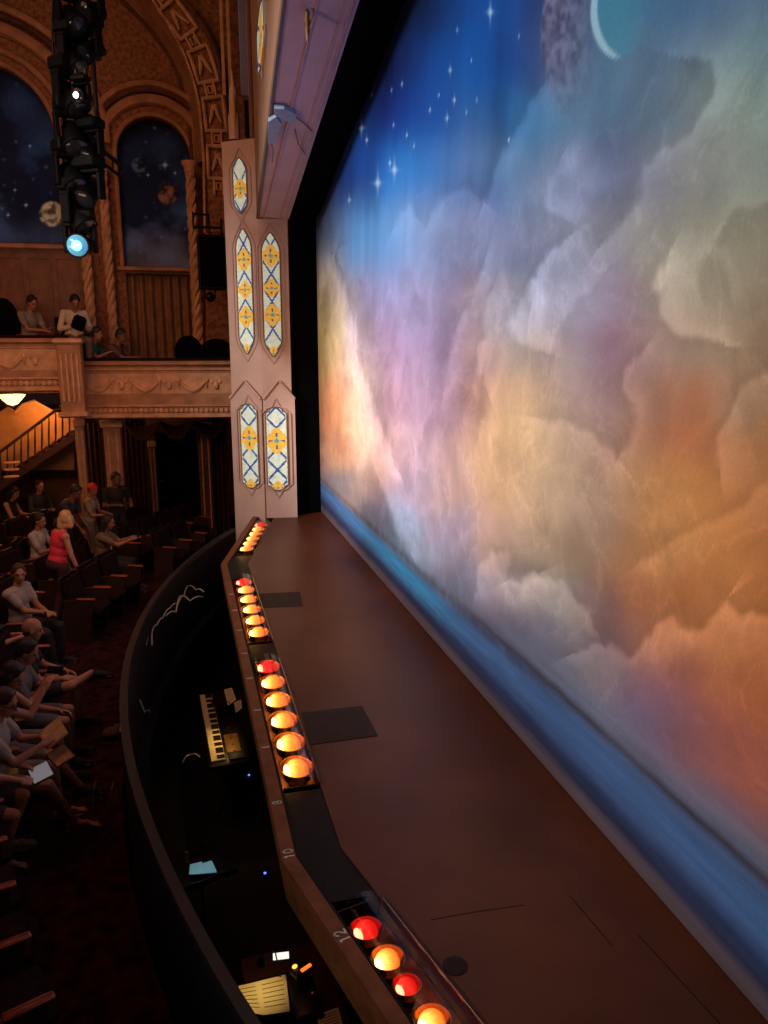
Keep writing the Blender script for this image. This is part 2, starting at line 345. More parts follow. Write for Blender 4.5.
# ================================================================ PAINTED CLOUD CURTAIN
CX = 2.42
def vnoise(x, y, seed):
    xi = np.floor(x).astype(int); yi = np.floor(y).astype(int); fx = x-xi; fy = y-yi
    T = np.random.RandomState(seed).rand(256, 256); fx = fx*fx*(3-2*fx); fy = fy*fy*(3-2*fy)
    g = lambda a, b_: T[a & 255, b_ & 255]
    return (g(xi, yi)*(1-fx)+g(xi+1, yi)*fx)*(1-fy)+(g(xi, yi+1)*(1-fx)+g(xi+1, yi+1)*fx)*fy
def fbm(x, y, seed, octv=5):
    s = 0; a = .5
    for o in range(octv): s = s+a*(vnoise(x*2**o+17*o, y*2**o+31*o, seed+o)-.5)*2; a *= .5
    return s
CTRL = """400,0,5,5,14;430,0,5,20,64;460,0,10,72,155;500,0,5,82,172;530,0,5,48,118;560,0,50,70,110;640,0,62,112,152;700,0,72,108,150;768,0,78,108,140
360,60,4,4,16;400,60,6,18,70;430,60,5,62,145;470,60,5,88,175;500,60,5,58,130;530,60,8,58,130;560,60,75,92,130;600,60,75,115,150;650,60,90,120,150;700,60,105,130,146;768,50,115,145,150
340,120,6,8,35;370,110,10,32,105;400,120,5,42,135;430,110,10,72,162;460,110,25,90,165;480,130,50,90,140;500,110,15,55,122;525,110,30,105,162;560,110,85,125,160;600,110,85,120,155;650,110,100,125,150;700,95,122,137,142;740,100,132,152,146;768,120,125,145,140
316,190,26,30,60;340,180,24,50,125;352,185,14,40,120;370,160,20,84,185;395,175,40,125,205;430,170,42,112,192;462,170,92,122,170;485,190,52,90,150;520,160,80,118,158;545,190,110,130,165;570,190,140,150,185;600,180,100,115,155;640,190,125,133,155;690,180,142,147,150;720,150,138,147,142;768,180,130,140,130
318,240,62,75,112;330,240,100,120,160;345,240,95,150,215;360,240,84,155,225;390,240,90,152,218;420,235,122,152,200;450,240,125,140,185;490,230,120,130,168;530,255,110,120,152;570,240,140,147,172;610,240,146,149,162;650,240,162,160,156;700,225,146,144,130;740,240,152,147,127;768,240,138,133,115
317,285,120,120,110;330,290,205,195,175;340,310,205,190,160;352,310,165,158,180;380,300,145,150,202;420,300,150,150,196;450,310,140,130,168;470,310,160,145,158;500,300,152,146,162;530,310,168,172,192;570,300,160,158,186;610,300,152,143,168;640,300,140,118,138;670,290,180,173,155;720,290,162,152,132;768,300,140,130,110
318,340,170,150,80;325,330,215,205,130;335,350,205,165,115;352,350,198,178,160;368,350,155,138,180;400,350,186,156,196;430,350,165,150,192;452,350,150,130,165;470,350,175,145,155;490,350,180,152,150;530,350,185,165,150;570,350,165,150,165;610,350,148,112,135;650,340,170,140,140;700,340,177,152,132;768,340,160,133,108
320,400,150,92,60;335,400,226,150,100;350,400,232,180,140;365,390,210,190,175;376,400,175,145,165;392,400,212,168,190;420,400,200,170,202;445,400,175,142,165;465,400,188,145,135;490,400,196,156,130;520,400,206,172,135;560,400,186,160,150;600,400,158,128,138;630,400,180,145,132;680,400,177,124,98;710,400,182,108,70;740,400,176,142,117;768,400,166,130,100
320,450,140,100,85;332,455,205,160,125;345,445,195,125,90;365,440,238,200,165;385,450,244,196,198;405,445,240,205,222;425,450,224,192,218;448,450,220,182,185;470,450,232,186,145;520,440,226,187,142;560,440,196,168,146;600,440,180,145,130;650,440,180,128,108;690,445,190,112,70;730,450,190,135,95;768,450,186,126,82
325,480,120,110,120;340,480,125,118,122;355,490,150,130,125;370,480,200,165,150;385,495,175,150,170;395,510,170,185,220;410,520,165,190,228;425,490,208,188,218;445,490,222,188,198;465,490,228,186,160;500,490,232,186,145;540,490,214,182,150;590,490,186,156,140;640,490,196,146,100;690,490,208,142,82;730,500,200,130,75;768,500,186,120,76
370,515,110,105,120;390,530,100,110,130;408,545,120,145,170;425,555,162,184,218;450,540,192,178,208;490,545,216,176,160;530,550,196,166,140;575,550,165,140,112;600,540,170,140,125;640,550,182,128,90;680,540,212,148,92;730,550,202,132,76;768,560,184,112,62
420,575,95,100,118;445,590,110,125,150;470,590,155,155,182;510,590,180,165,172;550,590,172,162,158;585,610,165,155,150;605,600,145,112,110;650,600,182,115,80;700,600,190,118,68;735,605,208,140,92;768,600,185,108,58
470,620,85,85,105;500,635,85,85,110;530,650,112,118,148;560,640,145,140,150;590,650,135,120,130;625,630,140,110,118;665,635,198,135,102;710,640,196,126,80;768,650,196,120,75
560,690,98,105,138;590,665,150,145,150;620,672,152,135,142;650,690,130,100,125;690,680,165,98,85;730,680,192,115,76;768,700,182,100,60
580,700,110,118,142;620,740,122,128,150;660,730,112,96,125;700,730,150,94,98;740,745,168,98,88;768,750,176,100,76
690,790,118,113,132;720,790,138,100,110;768,800,168,98,84;740,850,112,108,122;768,860,128,104,116;700,830,105,112,135"""
cp = np.array([[float(q) for q in s.split(',')] for l in CTRL.split('\n') for s in l.split(';')])  # darkest top-left control colours hold the header's shadow, painted in
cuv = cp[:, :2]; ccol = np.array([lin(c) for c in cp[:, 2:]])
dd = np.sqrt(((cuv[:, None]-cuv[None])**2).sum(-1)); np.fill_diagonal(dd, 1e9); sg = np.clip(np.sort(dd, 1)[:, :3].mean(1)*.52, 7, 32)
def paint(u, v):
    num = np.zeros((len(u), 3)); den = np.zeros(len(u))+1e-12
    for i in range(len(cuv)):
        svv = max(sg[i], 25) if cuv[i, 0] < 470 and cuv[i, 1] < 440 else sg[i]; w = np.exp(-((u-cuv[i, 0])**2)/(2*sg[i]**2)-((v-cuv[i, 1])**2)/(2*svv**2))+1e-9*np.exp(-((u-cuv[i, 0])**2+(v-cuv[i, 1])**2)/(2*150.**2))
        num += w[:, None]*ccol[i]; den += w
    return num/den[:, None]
CAMn = np.array(CAM); fn = np.array(fw); rn = np.array(rt); un = np.array(upv)
def projn(P):
    q = P-CAMn; f = q@fn; return 384+F*(q@rn)/f, 512-F*(q@un)/f
NY, NZ = 640, 440
us = np.linspace(318, 800, NY); Ys = []
for u in us: Ys.append(onx(u, 400, CX).y)
Ys = np.array(Ys); Ys = Ys-0; Ys[0] = 14.0; Ys = np.concatenate([Ys, [2.0, 1.2, .4]]) if Ys[-1] > 2.2 else np.concatenate([Ys, [1.2, .4]])
NY = len(Ys); Zs = np.concatenate([np.linspace(.015, 1.2, 120), np.linspace(1.215, 7.3, NZ-120)])
YY, ZZ = np.meshgrid(Ys, Zs, indexing='ij'); Pn = np.stack([np.full_like(YY, CX), YY, ZZ], -1).reshape(-1, 3)
uu, vv = projn(Pn); Y = Pn[:, 1]; Z = Pn[:, 2]
dens = np.clip(6.5/np.maximum(Y, 1), .5, 3)           # picture scale
wx = fbm(Y*1.1, Z*1.3, 3, 6); wy = fbm(Y*1.1+9, Z*1.3+5, 40, 6)
amp = np.clip(14*dens, 4, 26)
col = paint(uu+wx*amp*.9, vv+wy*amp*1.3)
# billows: ridged cloud edges lit from within the picture
bl = np.abs(fbm(Y*1.7+wx*.7, Z*2.1+wy*.7, 77, 6)); bl2 = fbm(Y*4+wx*1.5, Z*5+wy*1.5, 120, 5)
skyblue = np.clip((col[:, 2]-col[:, 0]*1.9-.05)*5, 0, 1)   # clean sky has fewer clouds
g = 1+(1-skyblue)*(.42*(.20-bl)+.10*bl2)
edge = np.clip((fbm(Y*2.3+wx, Z*2.6+wy*1.2, 201, 6)-.02)*9, 0, 1)*np.clip(1-(fbm(Y*2.3+wx, Z*2.6+wy*1.2, 201, 6)-.02)*3.2, 0, 1)
g = g+(1-skyblue)*.13*edge
fil = fbm(Y*2.6+wx*1.2, Z*2.2+wy*1.2, 333, 5); g = g+(1-skyblue)*.13*np.exp(-(fil/.035)**2); streak = fbm(Y*3.2+.25*Z, Z*.35, 300, 4); g = g+skyblue*.25*streak
col = np.clip(col*g[:, None], 0, .95)
EDGES = """R,1,1;335,262;345,290;352,310;358,350;366,380;374,410;386,440;398,470|L,.8,1;484,265;475,296;456,324;448,343;444,385|L,.8,1;491,296;484,312;487,337;477,343;478,371;487,392|L,.8,1;545,262;533,280;519,302;509,324;519,343;540,350|L,.5,1;470,392;480,400;485,412;480,430|L,.7,1;562,160;546,187;547,209;562,217|L,.8,1.4;688,60;705,64;713,80;712,94;697,116;678,137;655,152;637,165;631,200;618,218;604,240|R,.6,1.4;768,203;740,209;722,226;715,240|L,1,1.3;664,258;656,275;654,295;658,312;668,328;690,340;720,344|L,1,1;565,240;548,252;538,268;533,300|L,.8,1;640,350;626,368;622,385;628,405;631,427;622,449|R,.7,1;545,418;565,420;590,430;612,449;619,460|L,.8,1.2;768,374;742,388;730,412;714,438;718,468|R,1,1;515,578;528,572;547,575;562,584;574,596;587,604;594,627|R,1.1,1.2;575,652;590,645;603,642;618,650;631,655;638,647;646,632;655,622;669,618;676,629;688,634;703,631;709,620;718,612;727,598;735,608;741,616;753,611;768,618|R,.9,1;475,590;480,565;492,552;504,552;512,570;520,580;535,574|L,1.2,.8;380,485;386,500;392,518;398,532;408,552|R,.9,1;484,200;495,172;503,158;512,140;522,125;532,105;540,94|R,.7,.8;432,215;440,198;452,190;462,187;470,192;481,200|L,.6,.7;322,300;325,280;331,262;336,250;341,262|R,.6,.8;395,225;400,212;408,205;415,215|L,.5,1;700,290;694,270;705,255;720,262;728,285|R,.6,1.2;640,560;665,540;700,525;740,505;768,480|L,.5,1;560,330;575,300;590,285;600,275"""
ed = np.zeros_like(uu); dis = (np.abs(fbm(Y*3.1, Z*3.6, 901, 5))*16-5+7*fbm(Y*8, Z*9, 950, 4))*np.clip(dens, .7, 1.6)
du_ = 4*fbm(Y*2.5+7, Z*2.5, 960, 3)
for line in EDGES.split('|'):
    it = line.split(';'); sd, a_, w_ = it[0].split(','); a_ = float(a_); w_ = float(w_); P_ = [tuple(map(float, q.split(','))) for q in it[1:]]
    best = np.full_like(uu, 1e9); sgn = np.zeros_like(uu); U = uu+du_
    for (x0, y0), (x1, y1) in zip(P_[:-1], P_[1:]):
        ex, ey = x1-x0, y1-y0; L2 = ex*ex+ey*ey; t = np.clip(((U-x0)*ex+(vv-y0)*ey)/L2, 0, 1); dx, dy = U-(x0+t*ex), vv-(y0+t*ey); d = np.hypot(dx, dy); cr = ex*dy-ey*dx   # >0: right of travel (image y down)
        m_ = d < best; best = np.where(m_, d, best); sgn = np.where(m_, np.sign(cr), sgn)
    xs_ = [p[0] for p in P_]; ys_ = [p[1] for p in P_]; S_ = sgn*best*(1 if sd == 'R' else -1)+dis*.45      # positive inside the bright side
    sgm = 1/(1+np.exp(-S_/1.7)); far = np.exp(-np.maximum(best-26*w_, 0)/14)
    ed += a_*far*(sgm*np.exp(-np.maximum(S_, 0)/(13*w_))*.44-(1-sgm)*np.exp(-np.maximum(-S_, 0)/(11*w_))*.30)
col = np.clip(col*np.clip(1+ed, .45, 1.8)[:, None]+np.clip(ed, 0, 1)[:, None]*.05, 0, .95)
# asteroid and crescent planet in the upper sky
def blend(mask, c):
    global col
    col = col*(1-mask[:, None])+np.array(lin(c))[None]*mask[:, None] if not hasattr(c, 'shape') else col*(1-mask[:, None])+c*mask[:, None]
ea = ((uu-583)/42)**2+((vv-38)/92)**2; am = np.clip((1-ea)*7, 0, 1)*np.clip((606-uu)/40, 0, 1)*np.clip((140-vv)/90, 0, 1)
rock = np.clip(.5+1.2*fbm(uu/5, vv/9, 410, 6), 0, 1)[:, None]
rc = np.array(lin((66, 62, 92)))*(1-rock)+np.array(lin((112, 118, 152)))*rock
blend(am*.8, rc)
e2 = ((uu-617)/27)**2+((vv-12)/48)**2; e3 = ((uu-625)/27)**2+((vv-9)/46)**2
blend(np.clip((1-e2)*6, 0, 1)*np.clip((655-uu)/40, 0, 1)*.55, (60, 140, 170)); blend(np.clip((1-e2)*9, 0, 1)*np.clip((e3-1)*7, 0, 1)*np.clip((622-uu)/10, 0, 1), (140, 180, 205))
for (su, sv, r) in [(490, 12, 3.2), (449, 70, 1.6), (453, 100, 1.5), (446, 118, 1.6), (361, 128, 2.2), (366, 140, 1.4), (395, 170, 3.4), (377, 183, 3.6), (390, 163, 1.6), (394, 125, 1), (380, 48, 1.6), (430, 110, 1), (476, 100, 1), (465, 112, .9), (403, 84, 1.1), (350, 200, 1.6), (415, 146, 1), (340, 150, 1.2), (510, 140, 1.2), (438, 95, .9), (470, 60, .8), (408, 135, 1), (392, 90, .9), (371, 95, .9), (456, 30, 1), (520, 36, 1)]:
    du = (uu-su)/r; dv = (vv-sv)/r; s = np.exp(-(du**2*2+dv**2*1.2))+.55*np.exp(-(du**2*8+dv**2*.10))+.3*np.exp(-(dv**2*8+du**2*.3))
    blend(np.clip(s*.75, 0, .9), (150, 200, 240))
# rays in the orange sunset
rayv = fbm(np.arctan2(Z-1.6, Y-7.2)*9, np.full_like(Z, .3), 555, 4); mk = np.exp(-((uu-680)/90)**2-((vv-520)/60)**2); col *= (1+.35*rayv*mk)[:, None]
# sea bands with a wooded shore line
zb = Z+.012*fbm(Y*6, Z*3, 601, 4); shore = .60+.05*fbm(Y*3.5, Y*0, 610, 5)+.06*np.clip((Y-9)/4, 0, 1)*0
bands = [(0, (88, 72, 78)), (.08, (92, 78, 86)), (.13, (72, 66, 84)), (.17, (44, 50, 80)), (.25, (50, 62, 98)), (.33, (66, 90, 138)), (.42, (74, 110, 162)), (.52, (72, 106, 158)), (.60, (78, 100, 142)), (.66, (66, 62, 74)), (.71, (98, 104, 128)), (.80, (118, 122, 146)), (.92, (100, 100, 130))]
bz = np.array([q[0] for q in bands]); bc = np.array([lin(q[1]) for q in bands])
sea = np.stack([np.interp(zb, bz, bc[:, k]) for k in range(3)], -1)
cy = np.exp(-((uu-405)/45)**2)*np.clip(1-np.abs(zb-.42)/.2, 0, 1); sea = sea*(1-cy[:, None]*.8)+np.array(lin((60, 155, 210)))*cy[:, None]*.8
sea = sea*(1+.28*fbm(Y*2.0, Z*26, 620, 5))[:, None]
ms = np.clip(((.93+.12*fbm(Y*1.5, Z, 640, 3))-Z)/.26, 0, 1)*np.clip((uu-430)/80, 0, 1)+np.clip((.58-Z)/.06, 0, 1)*(1-np.clip((uu-430)/80, 0, 1))
ms = np.clip(ms, 0, 1); col = col*(1-ms[:, None])+sea*ms[:, None]
trees = np.exp(-((Z-.60)/.05)**2)*np.clip(.75+.9*fbm(Y*9, Z*6, 650, 5), 0, 1)*.55*np.clip(1-(uu-520)/60, 0, 1); blend(np.clip(trees, 0, 1), (52, 56, 68))
GAIN = 1.0
me = bpy.data.meshes.new('curtain'); idx = np.arange(NY*NZ).reshape(NY, NZ)
# gentle fabric waviness
Pn[:, 0] += .012*np.sin(Pn[:, 1]*2.1)*np.clip(Z/3, 0, 1)
quads = np.stack([idx[:-1, :-1], idx[1:, :-1], idx[1:, 1:], idx[:-1, 1:]], -1).reshape(-1, 4)
me.vertices.add(len(Pn)); me.vertices.foreach_set('co', (Pn-np.array([CX, 7.2, 0])).astype(np.float32).ravel())
me.loops.add(quads.size); me.loops.foreach_set('vertex_index', quads.astype(np.int32).ravel())
me.polygons.add(len(quads)); me.polygons.foreach_set('loop_start', np.arange(0, quads.size, 4, dtype=np.int32))
me.update(calc_edges=True); me.validate()
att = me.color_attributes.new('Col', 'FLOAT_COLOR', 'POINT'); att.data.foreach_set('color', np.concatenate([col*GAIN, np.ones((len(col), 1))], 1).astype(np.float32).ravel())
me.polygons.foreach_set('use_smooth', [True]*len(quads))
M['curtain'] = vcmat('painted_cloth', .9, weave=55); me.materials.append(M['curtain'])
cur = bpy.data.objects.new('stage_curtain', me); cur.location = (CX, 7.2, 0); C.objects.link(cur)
tag(cur, 'huge painted stage curtain of glowing sunset clouds, starry sky and sea', 'curtain')
m = MB(); m.tube([(.03, -6.8, .012), (.03, 6.8, .012)], .012, 8); m.build('bottom_pipe', M['blackmetal'], cur)

# ================================================================ FALSE PORTAL (stained-glass proscenium)
A0 = (.93, 13.78); A1 = (1.42, 13.40); A2 = (1.90, 13.34)      # plan: left facet, fold, right facet
ptl = empty('stained_glass_portal', (1.42, 13.4, 0), 0, 'tan portal frame with gabled header around the stage opening, pierced by stained glass', 'stage portal')
def loc(p, o=ptl): return Vector(p)-o.location
def nrm(a, b): d = Vector((b[0]-a[0], b[1]-a[1], 0)).normalized(); return Vector((d.y, -d.x, 0))   # facing the camera (-Y side)
def facet(a, b, z0, z1, th, mat_, name, top=None, fwd=0):
    n = nrm(a, b); a = Vector((a[0], a[1], 0))+n*fwd; b2 = Vector((b[0], b[1], 0))+n*fwd
    if top: poly = [a+Vector((0, 0, z0)), b2+Vector((0, 0, z0)), b2+Vector((0, 0, z1)), (a+b2)/2+Vector((0, 0, top)), a+Vector((0, 0, z1))]
    else: poly = [a+Vector((0, 0, z0)), b2+Vector((0, 0, z0)), b2+Vector((0, 0, z1)), a+Vector((0, 0, z1))]
    m = MB(); m.prism([loc(p) for p in poly], -n*th); return m.build(name, mat_, ptl, smooth=False)
facet(A1, A2, .0, 4.95, .12, M['panel'], 'inner_face'); facet(A0, A1, -1.1, 6.15, .12, M['panel'], 'chamfer_face'); pU = onp(252, 60, A0, A1); facet((pU.x, pU.y), A1, 6.15, 9.6, .12, M['panel'], 'chamfer_face')
# gabled lower pilaster layer
A2b = (1.95, 13.335)
facet(A1, A2b, 0, 2.05, .05, M['panel'], 'gabled_plinth', top=2.36, fwd=.05); facet(A0, A1, -1.1, 2.05, .05, M['panel'], 'gabled_plinth', top=2.36, fwd=.05)
# moulded edge above gables
for (a, b2) in ((A1, A2b), (A0, A1)):
    n = nrm(a, b2); a3 = Vector((*a, 0))+n*.075; b3 = Vector((*b2, 0))+n*.075
    m = MB(); m.tube([loc(a3+Vector((0, 0, 2.06))), loc((a3+b3)/2+Vector((0, 0, 2.37))), loc(b3+Vector((0, 0, 2.06)))], .022, 6); m.build('gable_moulding', M['panel'], ptl)
# header: flaring soffit rising to a central peak
pk = 7.2
def hz(y): return 4.95+(1.55)*(1-abs(y-pk)/(13.37-pk))
def hx0(y): return 1.42-.27*(1-abs(y-pk)/(13.37-pk))
ysn = [13.37, 11, 9, pk, 5.4, 3.4, 1.0]
vs = []; fs = []
for y in ysn:
    zz = hz(y); x0 = hx0(y); vs += [(1.93, y, zz), (x0, y, zz+.02), (x0, y, zz+.14), (1.93, y, zz+.12)]
for i in range(len(ysn)-1):
    for k in range(4): l = (k+1) % 4; fs.append((4*i+k, 4*i+l, 4*i+4+l, 4*i+4+k))
fs += [(0, 1, 2, 3), tuple(4*(len(ysn)-1)+k for k in range(4))]
m = MB(); m.add([loc(p) for p in vs], fs); m.build('header_soffit', M['panelcool'], ptl, smooth=False)
for off, r in ((.06, .016), (.14, .010), (.40, .012)):
    m = MB(); m.tube([loc((1.93-off, y, hz(y)-.004)) for y in ysn], r, 6); m.build('soffit_moulding', M['panelcool'], ptl)
m = MB(); m.tube([loc((hx0(y)+.01, y, hz(y)+.01)) for y in ysn], .028, 6); m.build('soffit_moulding', M['groove'], ptl)
vs = []; fs = []
for y in ysn: x0 = hx0(y); vs += [(x0, y, hz(y)+.03), (x0+.0, y, 9.6), (x0+.04, y, 9.6), (x0+.1, y, hz(y)+.05)]
for i in range(len(ysn)-1):
    for k in range(4): l = (k+1) % 4; fs.append((4*i+k, 4*i+l, 4*i+4+l, 4*i+4+k))
m = MB(); m.add([loc(p) for p in vs], fs); m.build('header_face', M['paneltan'], ptl, smooth=False)
# near jamb (beyond the camera's right shoulder) is outside the frame and left out
def glass_window(a, b, cu, hw, v0, v1, shape, meds, label, per, fwd=.012, plane=None):
    n = nrm(a, b); org = Vector((*a, 0))+n*fwd; e = Vector((b[0]-a[0], b[1]-a[1], 0)).normalized()
    aa = tuple((Vector((*a, 0))+n*fwd)[:2]); bb = tuple((Vector((*b, 0))+n*fwd)[:2])
    pc = onp(cu, (v0+v1)/2, aa, bb); top = onp(cu, v0, aa, bb).z; bot = onp(cu, v1, aa, bb).z
    w = (onp(cu+hw, (v0+v1)/2, aa, bb)-onp(cu-hw, (v0+v1)/2, aa, bb)).length/2; H = top-bot; ce = (pc-org).dot(e)
    root = empty('stained_glass_window', org+e*ce+Vector((0, 0, bot)), 0, label, 'stained glass', 'stained glass lights of the portal')
    def half(t):                             # half width at height t 0..H
        q = min(t, H-t)
        if shape == 'lobed':
            k = w*.9
            if q < .07: return w*.62*math.sqrt(max(0, 1-((.07-q)/.07)**2))
            if q < .10: return w*.62+(w*.38)*(q-.07)/.03
            return w
        else:
            L = min(.30, H*.22)
            return w*min(1, .12+.88*(math.sin(PI/2*min(1, q/L))))
    NX, NT = 22, max(40, int(H/.014)); m = MB()
    vs = []; fs = []
    for j in range(NT+1):
        t = H*j/NT; hwid = max(half(t), .002)
        for i in range(NX+1): s = -1+2*i/NX; vs.append(tuple(e*(s*hwid)+Vector((0, 0, t))))
    m.v = vs
    for j in range(NT):
        for i in range(NX):
            x = (-1+2*(i+.5)/NX)*half(H*(j+.5)/NT); t = H*(j+.5)/NT
            k = 0
            lw = .026
            for sgn in (1, -1):
                q = (t+sgn*x*per/(2*w)) % per; q = min(q, per-q)
                if q < lw: k = 2
                q2 = (t+per/4+sgn*x*per/(2*w)) % per
            for (mc, mr) in meds:
                dx = x; dt = t-mc*H; r = math.hypot(dx, dt); an = math.atan2(dt, dx); R = mr*w*1.18*(1+.16*math.cos(4*an))
                if r < R:
                    k = 1
                    if r < R*.22 or (abs(math.sin(2*an)) < .22 and R*.3 < r < R*.62): k = 2 if r >= R*.22 else 3
            if half(t)-abs(x) < .010: k = 1 if (j//3) % 2 else 0
            m.f.append((j*(NX+1)+i, j*(NX+1)+i+1, (j+1)*(NX+1)+i+1, (j+1)*(NX+1)+i)); m.mi.append(k)
    g = m.build('leaded_glass', [M['gpale'], M['gyel'], M['gblue'], M['gteal']], root, smooth=False)
    pts = [e*half(H*j/NT)*1.03+Vector((0, 0, H*j/NT))+n*.004 for j in range(0, NT+1)]+[-e*half(H*j/NT)*1.03+Vector((0, 0, H*j/NT))+n*.004 for j in range(NT, -1, -1)]
    m = MB(); m.tube(pts, .010, 5, closed=True); m.build('lead_frame', M['groove'], root)
    pts = [(-e if False else e)*(half(H*j/NT)+.075)+Vector((0, 0, H*j/NT)) for j in range(0, NT+1, 2)]
    pts = [Vector((0, 0, -.13))]+pts+[Vector((0, 0, H+.15))]+[-e*(half(H*j/NT)+.075)+Vector((0, 0, H*j/NT)) for j in range(NT, -1, -2)]
    m = MB(); m.tube(pts, .009, 5, closed=True); m.build('outer_moulding', M['panel'], root)
    return root
M['gpale'] = mat('pale_leaded_glass', (.6, .7, .6), .3, emit=.42, ecol=(.62, .72, .56), nscale=12, namt=.3)
M['gyel'] = mat('yellow_leaded_glass', (.8, .5, .08), .3, emit=.46, ecol=(.78, .40, .035), nscale=20, namt=.3)
M['gblue'] = mat('blue_leaded_glass', (.04, .09, .3), .3, emit=.35, ecol=(.055, .11, .33), nscale=20, namt=.3)
M['gteal'] = mat('teal_leaded_glass', (.1, .35, .3), .3, emit=.4, ecol=(.12, .36, .30), nscale=20, namt=.3)
glass_window(A0, A1, 249.6, 8.2, 404, 488, 'lobed', [(.03, .55), (.60, .95)], 'low stained glass light on the left facet of the column, nearest the footlights', .36, fwd=.075)
glass_window(A1, A2, 277, 10.2, 407, 490.5, 'lobed', [(.03, .55), (.60, .95)], 'low stained glass light on the right facet beside the black masking', .36, fwd=.075)
glass_window(A0, A1, 245, 7.4, 229, 353.5, 'lancet', [(.02, .6), (.30, .9), (.52, .75), (.76, .9)], 'tall pointed stained glass light on the left facet above the gable', .44)
glass_window(A1, A2, 271.8, 8.8, 233, 356, 'lancet', [(.02, .6), (.34, .9), (.56, .75), (.82, .9)], 'tall pointed stained glass light on the right facet under the header', .44)
glass_window(A0, A1, 240, 6.6, 158, 213, 'lancet', [(.45, .9)], 'shorter pointed stained glass light high on the left facet beside the guilloche arch', .44)
fa = (1.42-.01, 13.37); fb = (1.17, 7.9)
pf = (1.345, 12.2)
glass_window((1.42, 13.37), (1.15, 7.2), 260.5, 3.6, 3, 71, 'lancet', [(.45, .42)], 'highest stained glass light near the top edge of the photo', .44, fwd=.03)
# black masking return and border behind the portal
m = MB(); m.prism([(1.93, 13.45, 0), (3.4, 13.9, 0), (3.4, 13.9, 7.6), (1.93, 13.45, 7.6)], (.02, .08, 0)); tag(m.build('masking_drape', M['black'], smooth=False), 'tall black masking drape between the column and the painted curtain', 'masking drape')
m = MB(); vs = []; fs = []
for y in ysn: zz = hz(y)+.03; vs += [(1.94, y, zz), (2.36, y, zz+.01), (2.36, y, zz+.08), (1.94, y, zz+.08)]
for i in range(len(ysn)-1):
    for k in range(4): l = (k+1) % 4; fs.append((4*i+k, 4*i+l, 4*i+4+l, 4*i+4+k))
fs += [(0, 1, 2, 3), tuple(4*(len(ysn)-1)+k for k in range(4))]
m.add(vs, fs); tag(m.build('masking_drape', M['black'], smooth=False), 'black border cloth above the painted curtain behind the header', 'masking drape')
# ornaments on the header
q = Vector((1.6, 10.4, hz(10.4)))
M['bluepl'] = mat('pale_blue_plaster', (.32, .42, .60), .6, nscale=8, namt=.15)
s0 = onp(293, 108, (1.66, 12), (1.62, 8)); 
def soff(u, v):                              # point on the header soffit seen at a pixel
    d = ray(u, v); a = Vector((1.5, 13.37, hz(13.37))); b_ = Vector((1.5, pk, hz(pk))); t = (b_-a).cross(Vector((1, 0, 0))); return CAM+d*((a-CAM).dot(t)/d.dot(t))
br = empty('blue_bracket_ornament', soff(287, 118), 0, 'pale blue angular bracket with thin wires on the underside of the header', 'ornament')
bl_ = br.location
m = MB(); m.prism([soff(u, v)-bl_ for u, v in ((274, 104), (284, 104), (296, 110), (295, 118), (284, 116), (274, 110))], (0, -.02, -.06)); m.build('horizontal_arm', M['bluepl'], br, smooth=False)
m = MB(); m.prism([soff(u, v)-bl_ for u, v in ((268, 117), (276, 112), (281, 120), (274, 138), (268, 140))], (0, -.02, -.06)); m.build('hanging_arm', M['bluepl'], br, smooth=False)
for pth in ([(296, 115), (304, 121), (312, 129)], [(295, 127), (298, 141), (305, 152)], [(271, 140), (273, 147), (272, 160)]):
    m = MB(); m.tube([soff(u, v)-bl_+Vector((0, -.01, -.03)) for u, v in pth], .008, 6); m.build('wire', M['groove'], br)
gp = soff(307, 8); go = empty('gilt_pendant', gp+Vector((0, 0, .1)), 0, 'small gilt pointed pendant under the header at the top edge', 'ornament')
M['gilt'] = mat('dull_gilt', (.20, .10, .03), .5, metal=.3, nscale=15, namt=.4)
MB().lathe((0, 0, -.42), [(.004, 0), (.025, .12), (.015, .15), (.035, .20), (.02, .24), (.03, .28), (.012, .31)], 12).build('drop', M['gilt'], go)
# ================================================================ FAR SIDE OF THE HOUSE
YW = 17.0
def arch_outline(xl, xr, zt, zb, n=24, y=YW, ex=0):
    R = (xr-xl)/2+ex; cx = (xl+xr)/2; zs = zt-(xr-xl)/2
    return [(cx-R, y, zb)]+[(cx-R*math.cos(PI*k/n), y, zs+R*math.sin(PI*k/n)) for k in range(n+1)]+[(cx+R, y, zb)]
def wall_holes(name, outer, holes, th, m, label):
    bm = bmesh.new(); es = []
    for loop in [outer]+holes:
        vs = [bm.verts.new(p) for p in loop]
        for i in range(len(vs)): es.append(bm.edges.new((vs[i], vs[(i+1) % len(vs)])))
    bmesh.ops.triangle_fill(bm, use_beauty=True, edges=es, normal=(0, -1, 0))
    r = bmesh.ops.extrude_face_region(bm, geom=bm.faces[:]); bmesh.ops.translate(bm, verts=[g for g in r['geom'] if isinstance(g, bmesh.types.BMVert)], vec=(0, th, 0))
    bmesh.ops.recalc_face_normals(bm, faces=bm.faces)
    me = bpy.data.meshes.new(name); bm.to_mesh(me); bm.free(); me.materials.append(m); o = bpy.data.objects.new(name, me); C.objects.link(o)
    return tag(o, label, 'wall', kind='structure')
def W(u, v, y=YW): return ony(u, v, y)
RX0, RX1 = W(120, 200).x, W(192, 200).x; RZT, RZB = W(155, 117).z, W(155, 267).z
LX0, LX1 = W(-82, 200).x, W(60, 200).x; LZT, LZB = W(-10, 62).z, W(20, 245).z
CX0, CX1 = W(128, 310).x, W(198, 310).x; CZT, CZB = W(155, 274).z, 2.12
wx1 = 2.6; wx0 = -7.5
hole1 = arch_outline(RX0, RX1, RZT, RZB); hole2 = arch_outline(LX0, LX1, LZT, LZB)
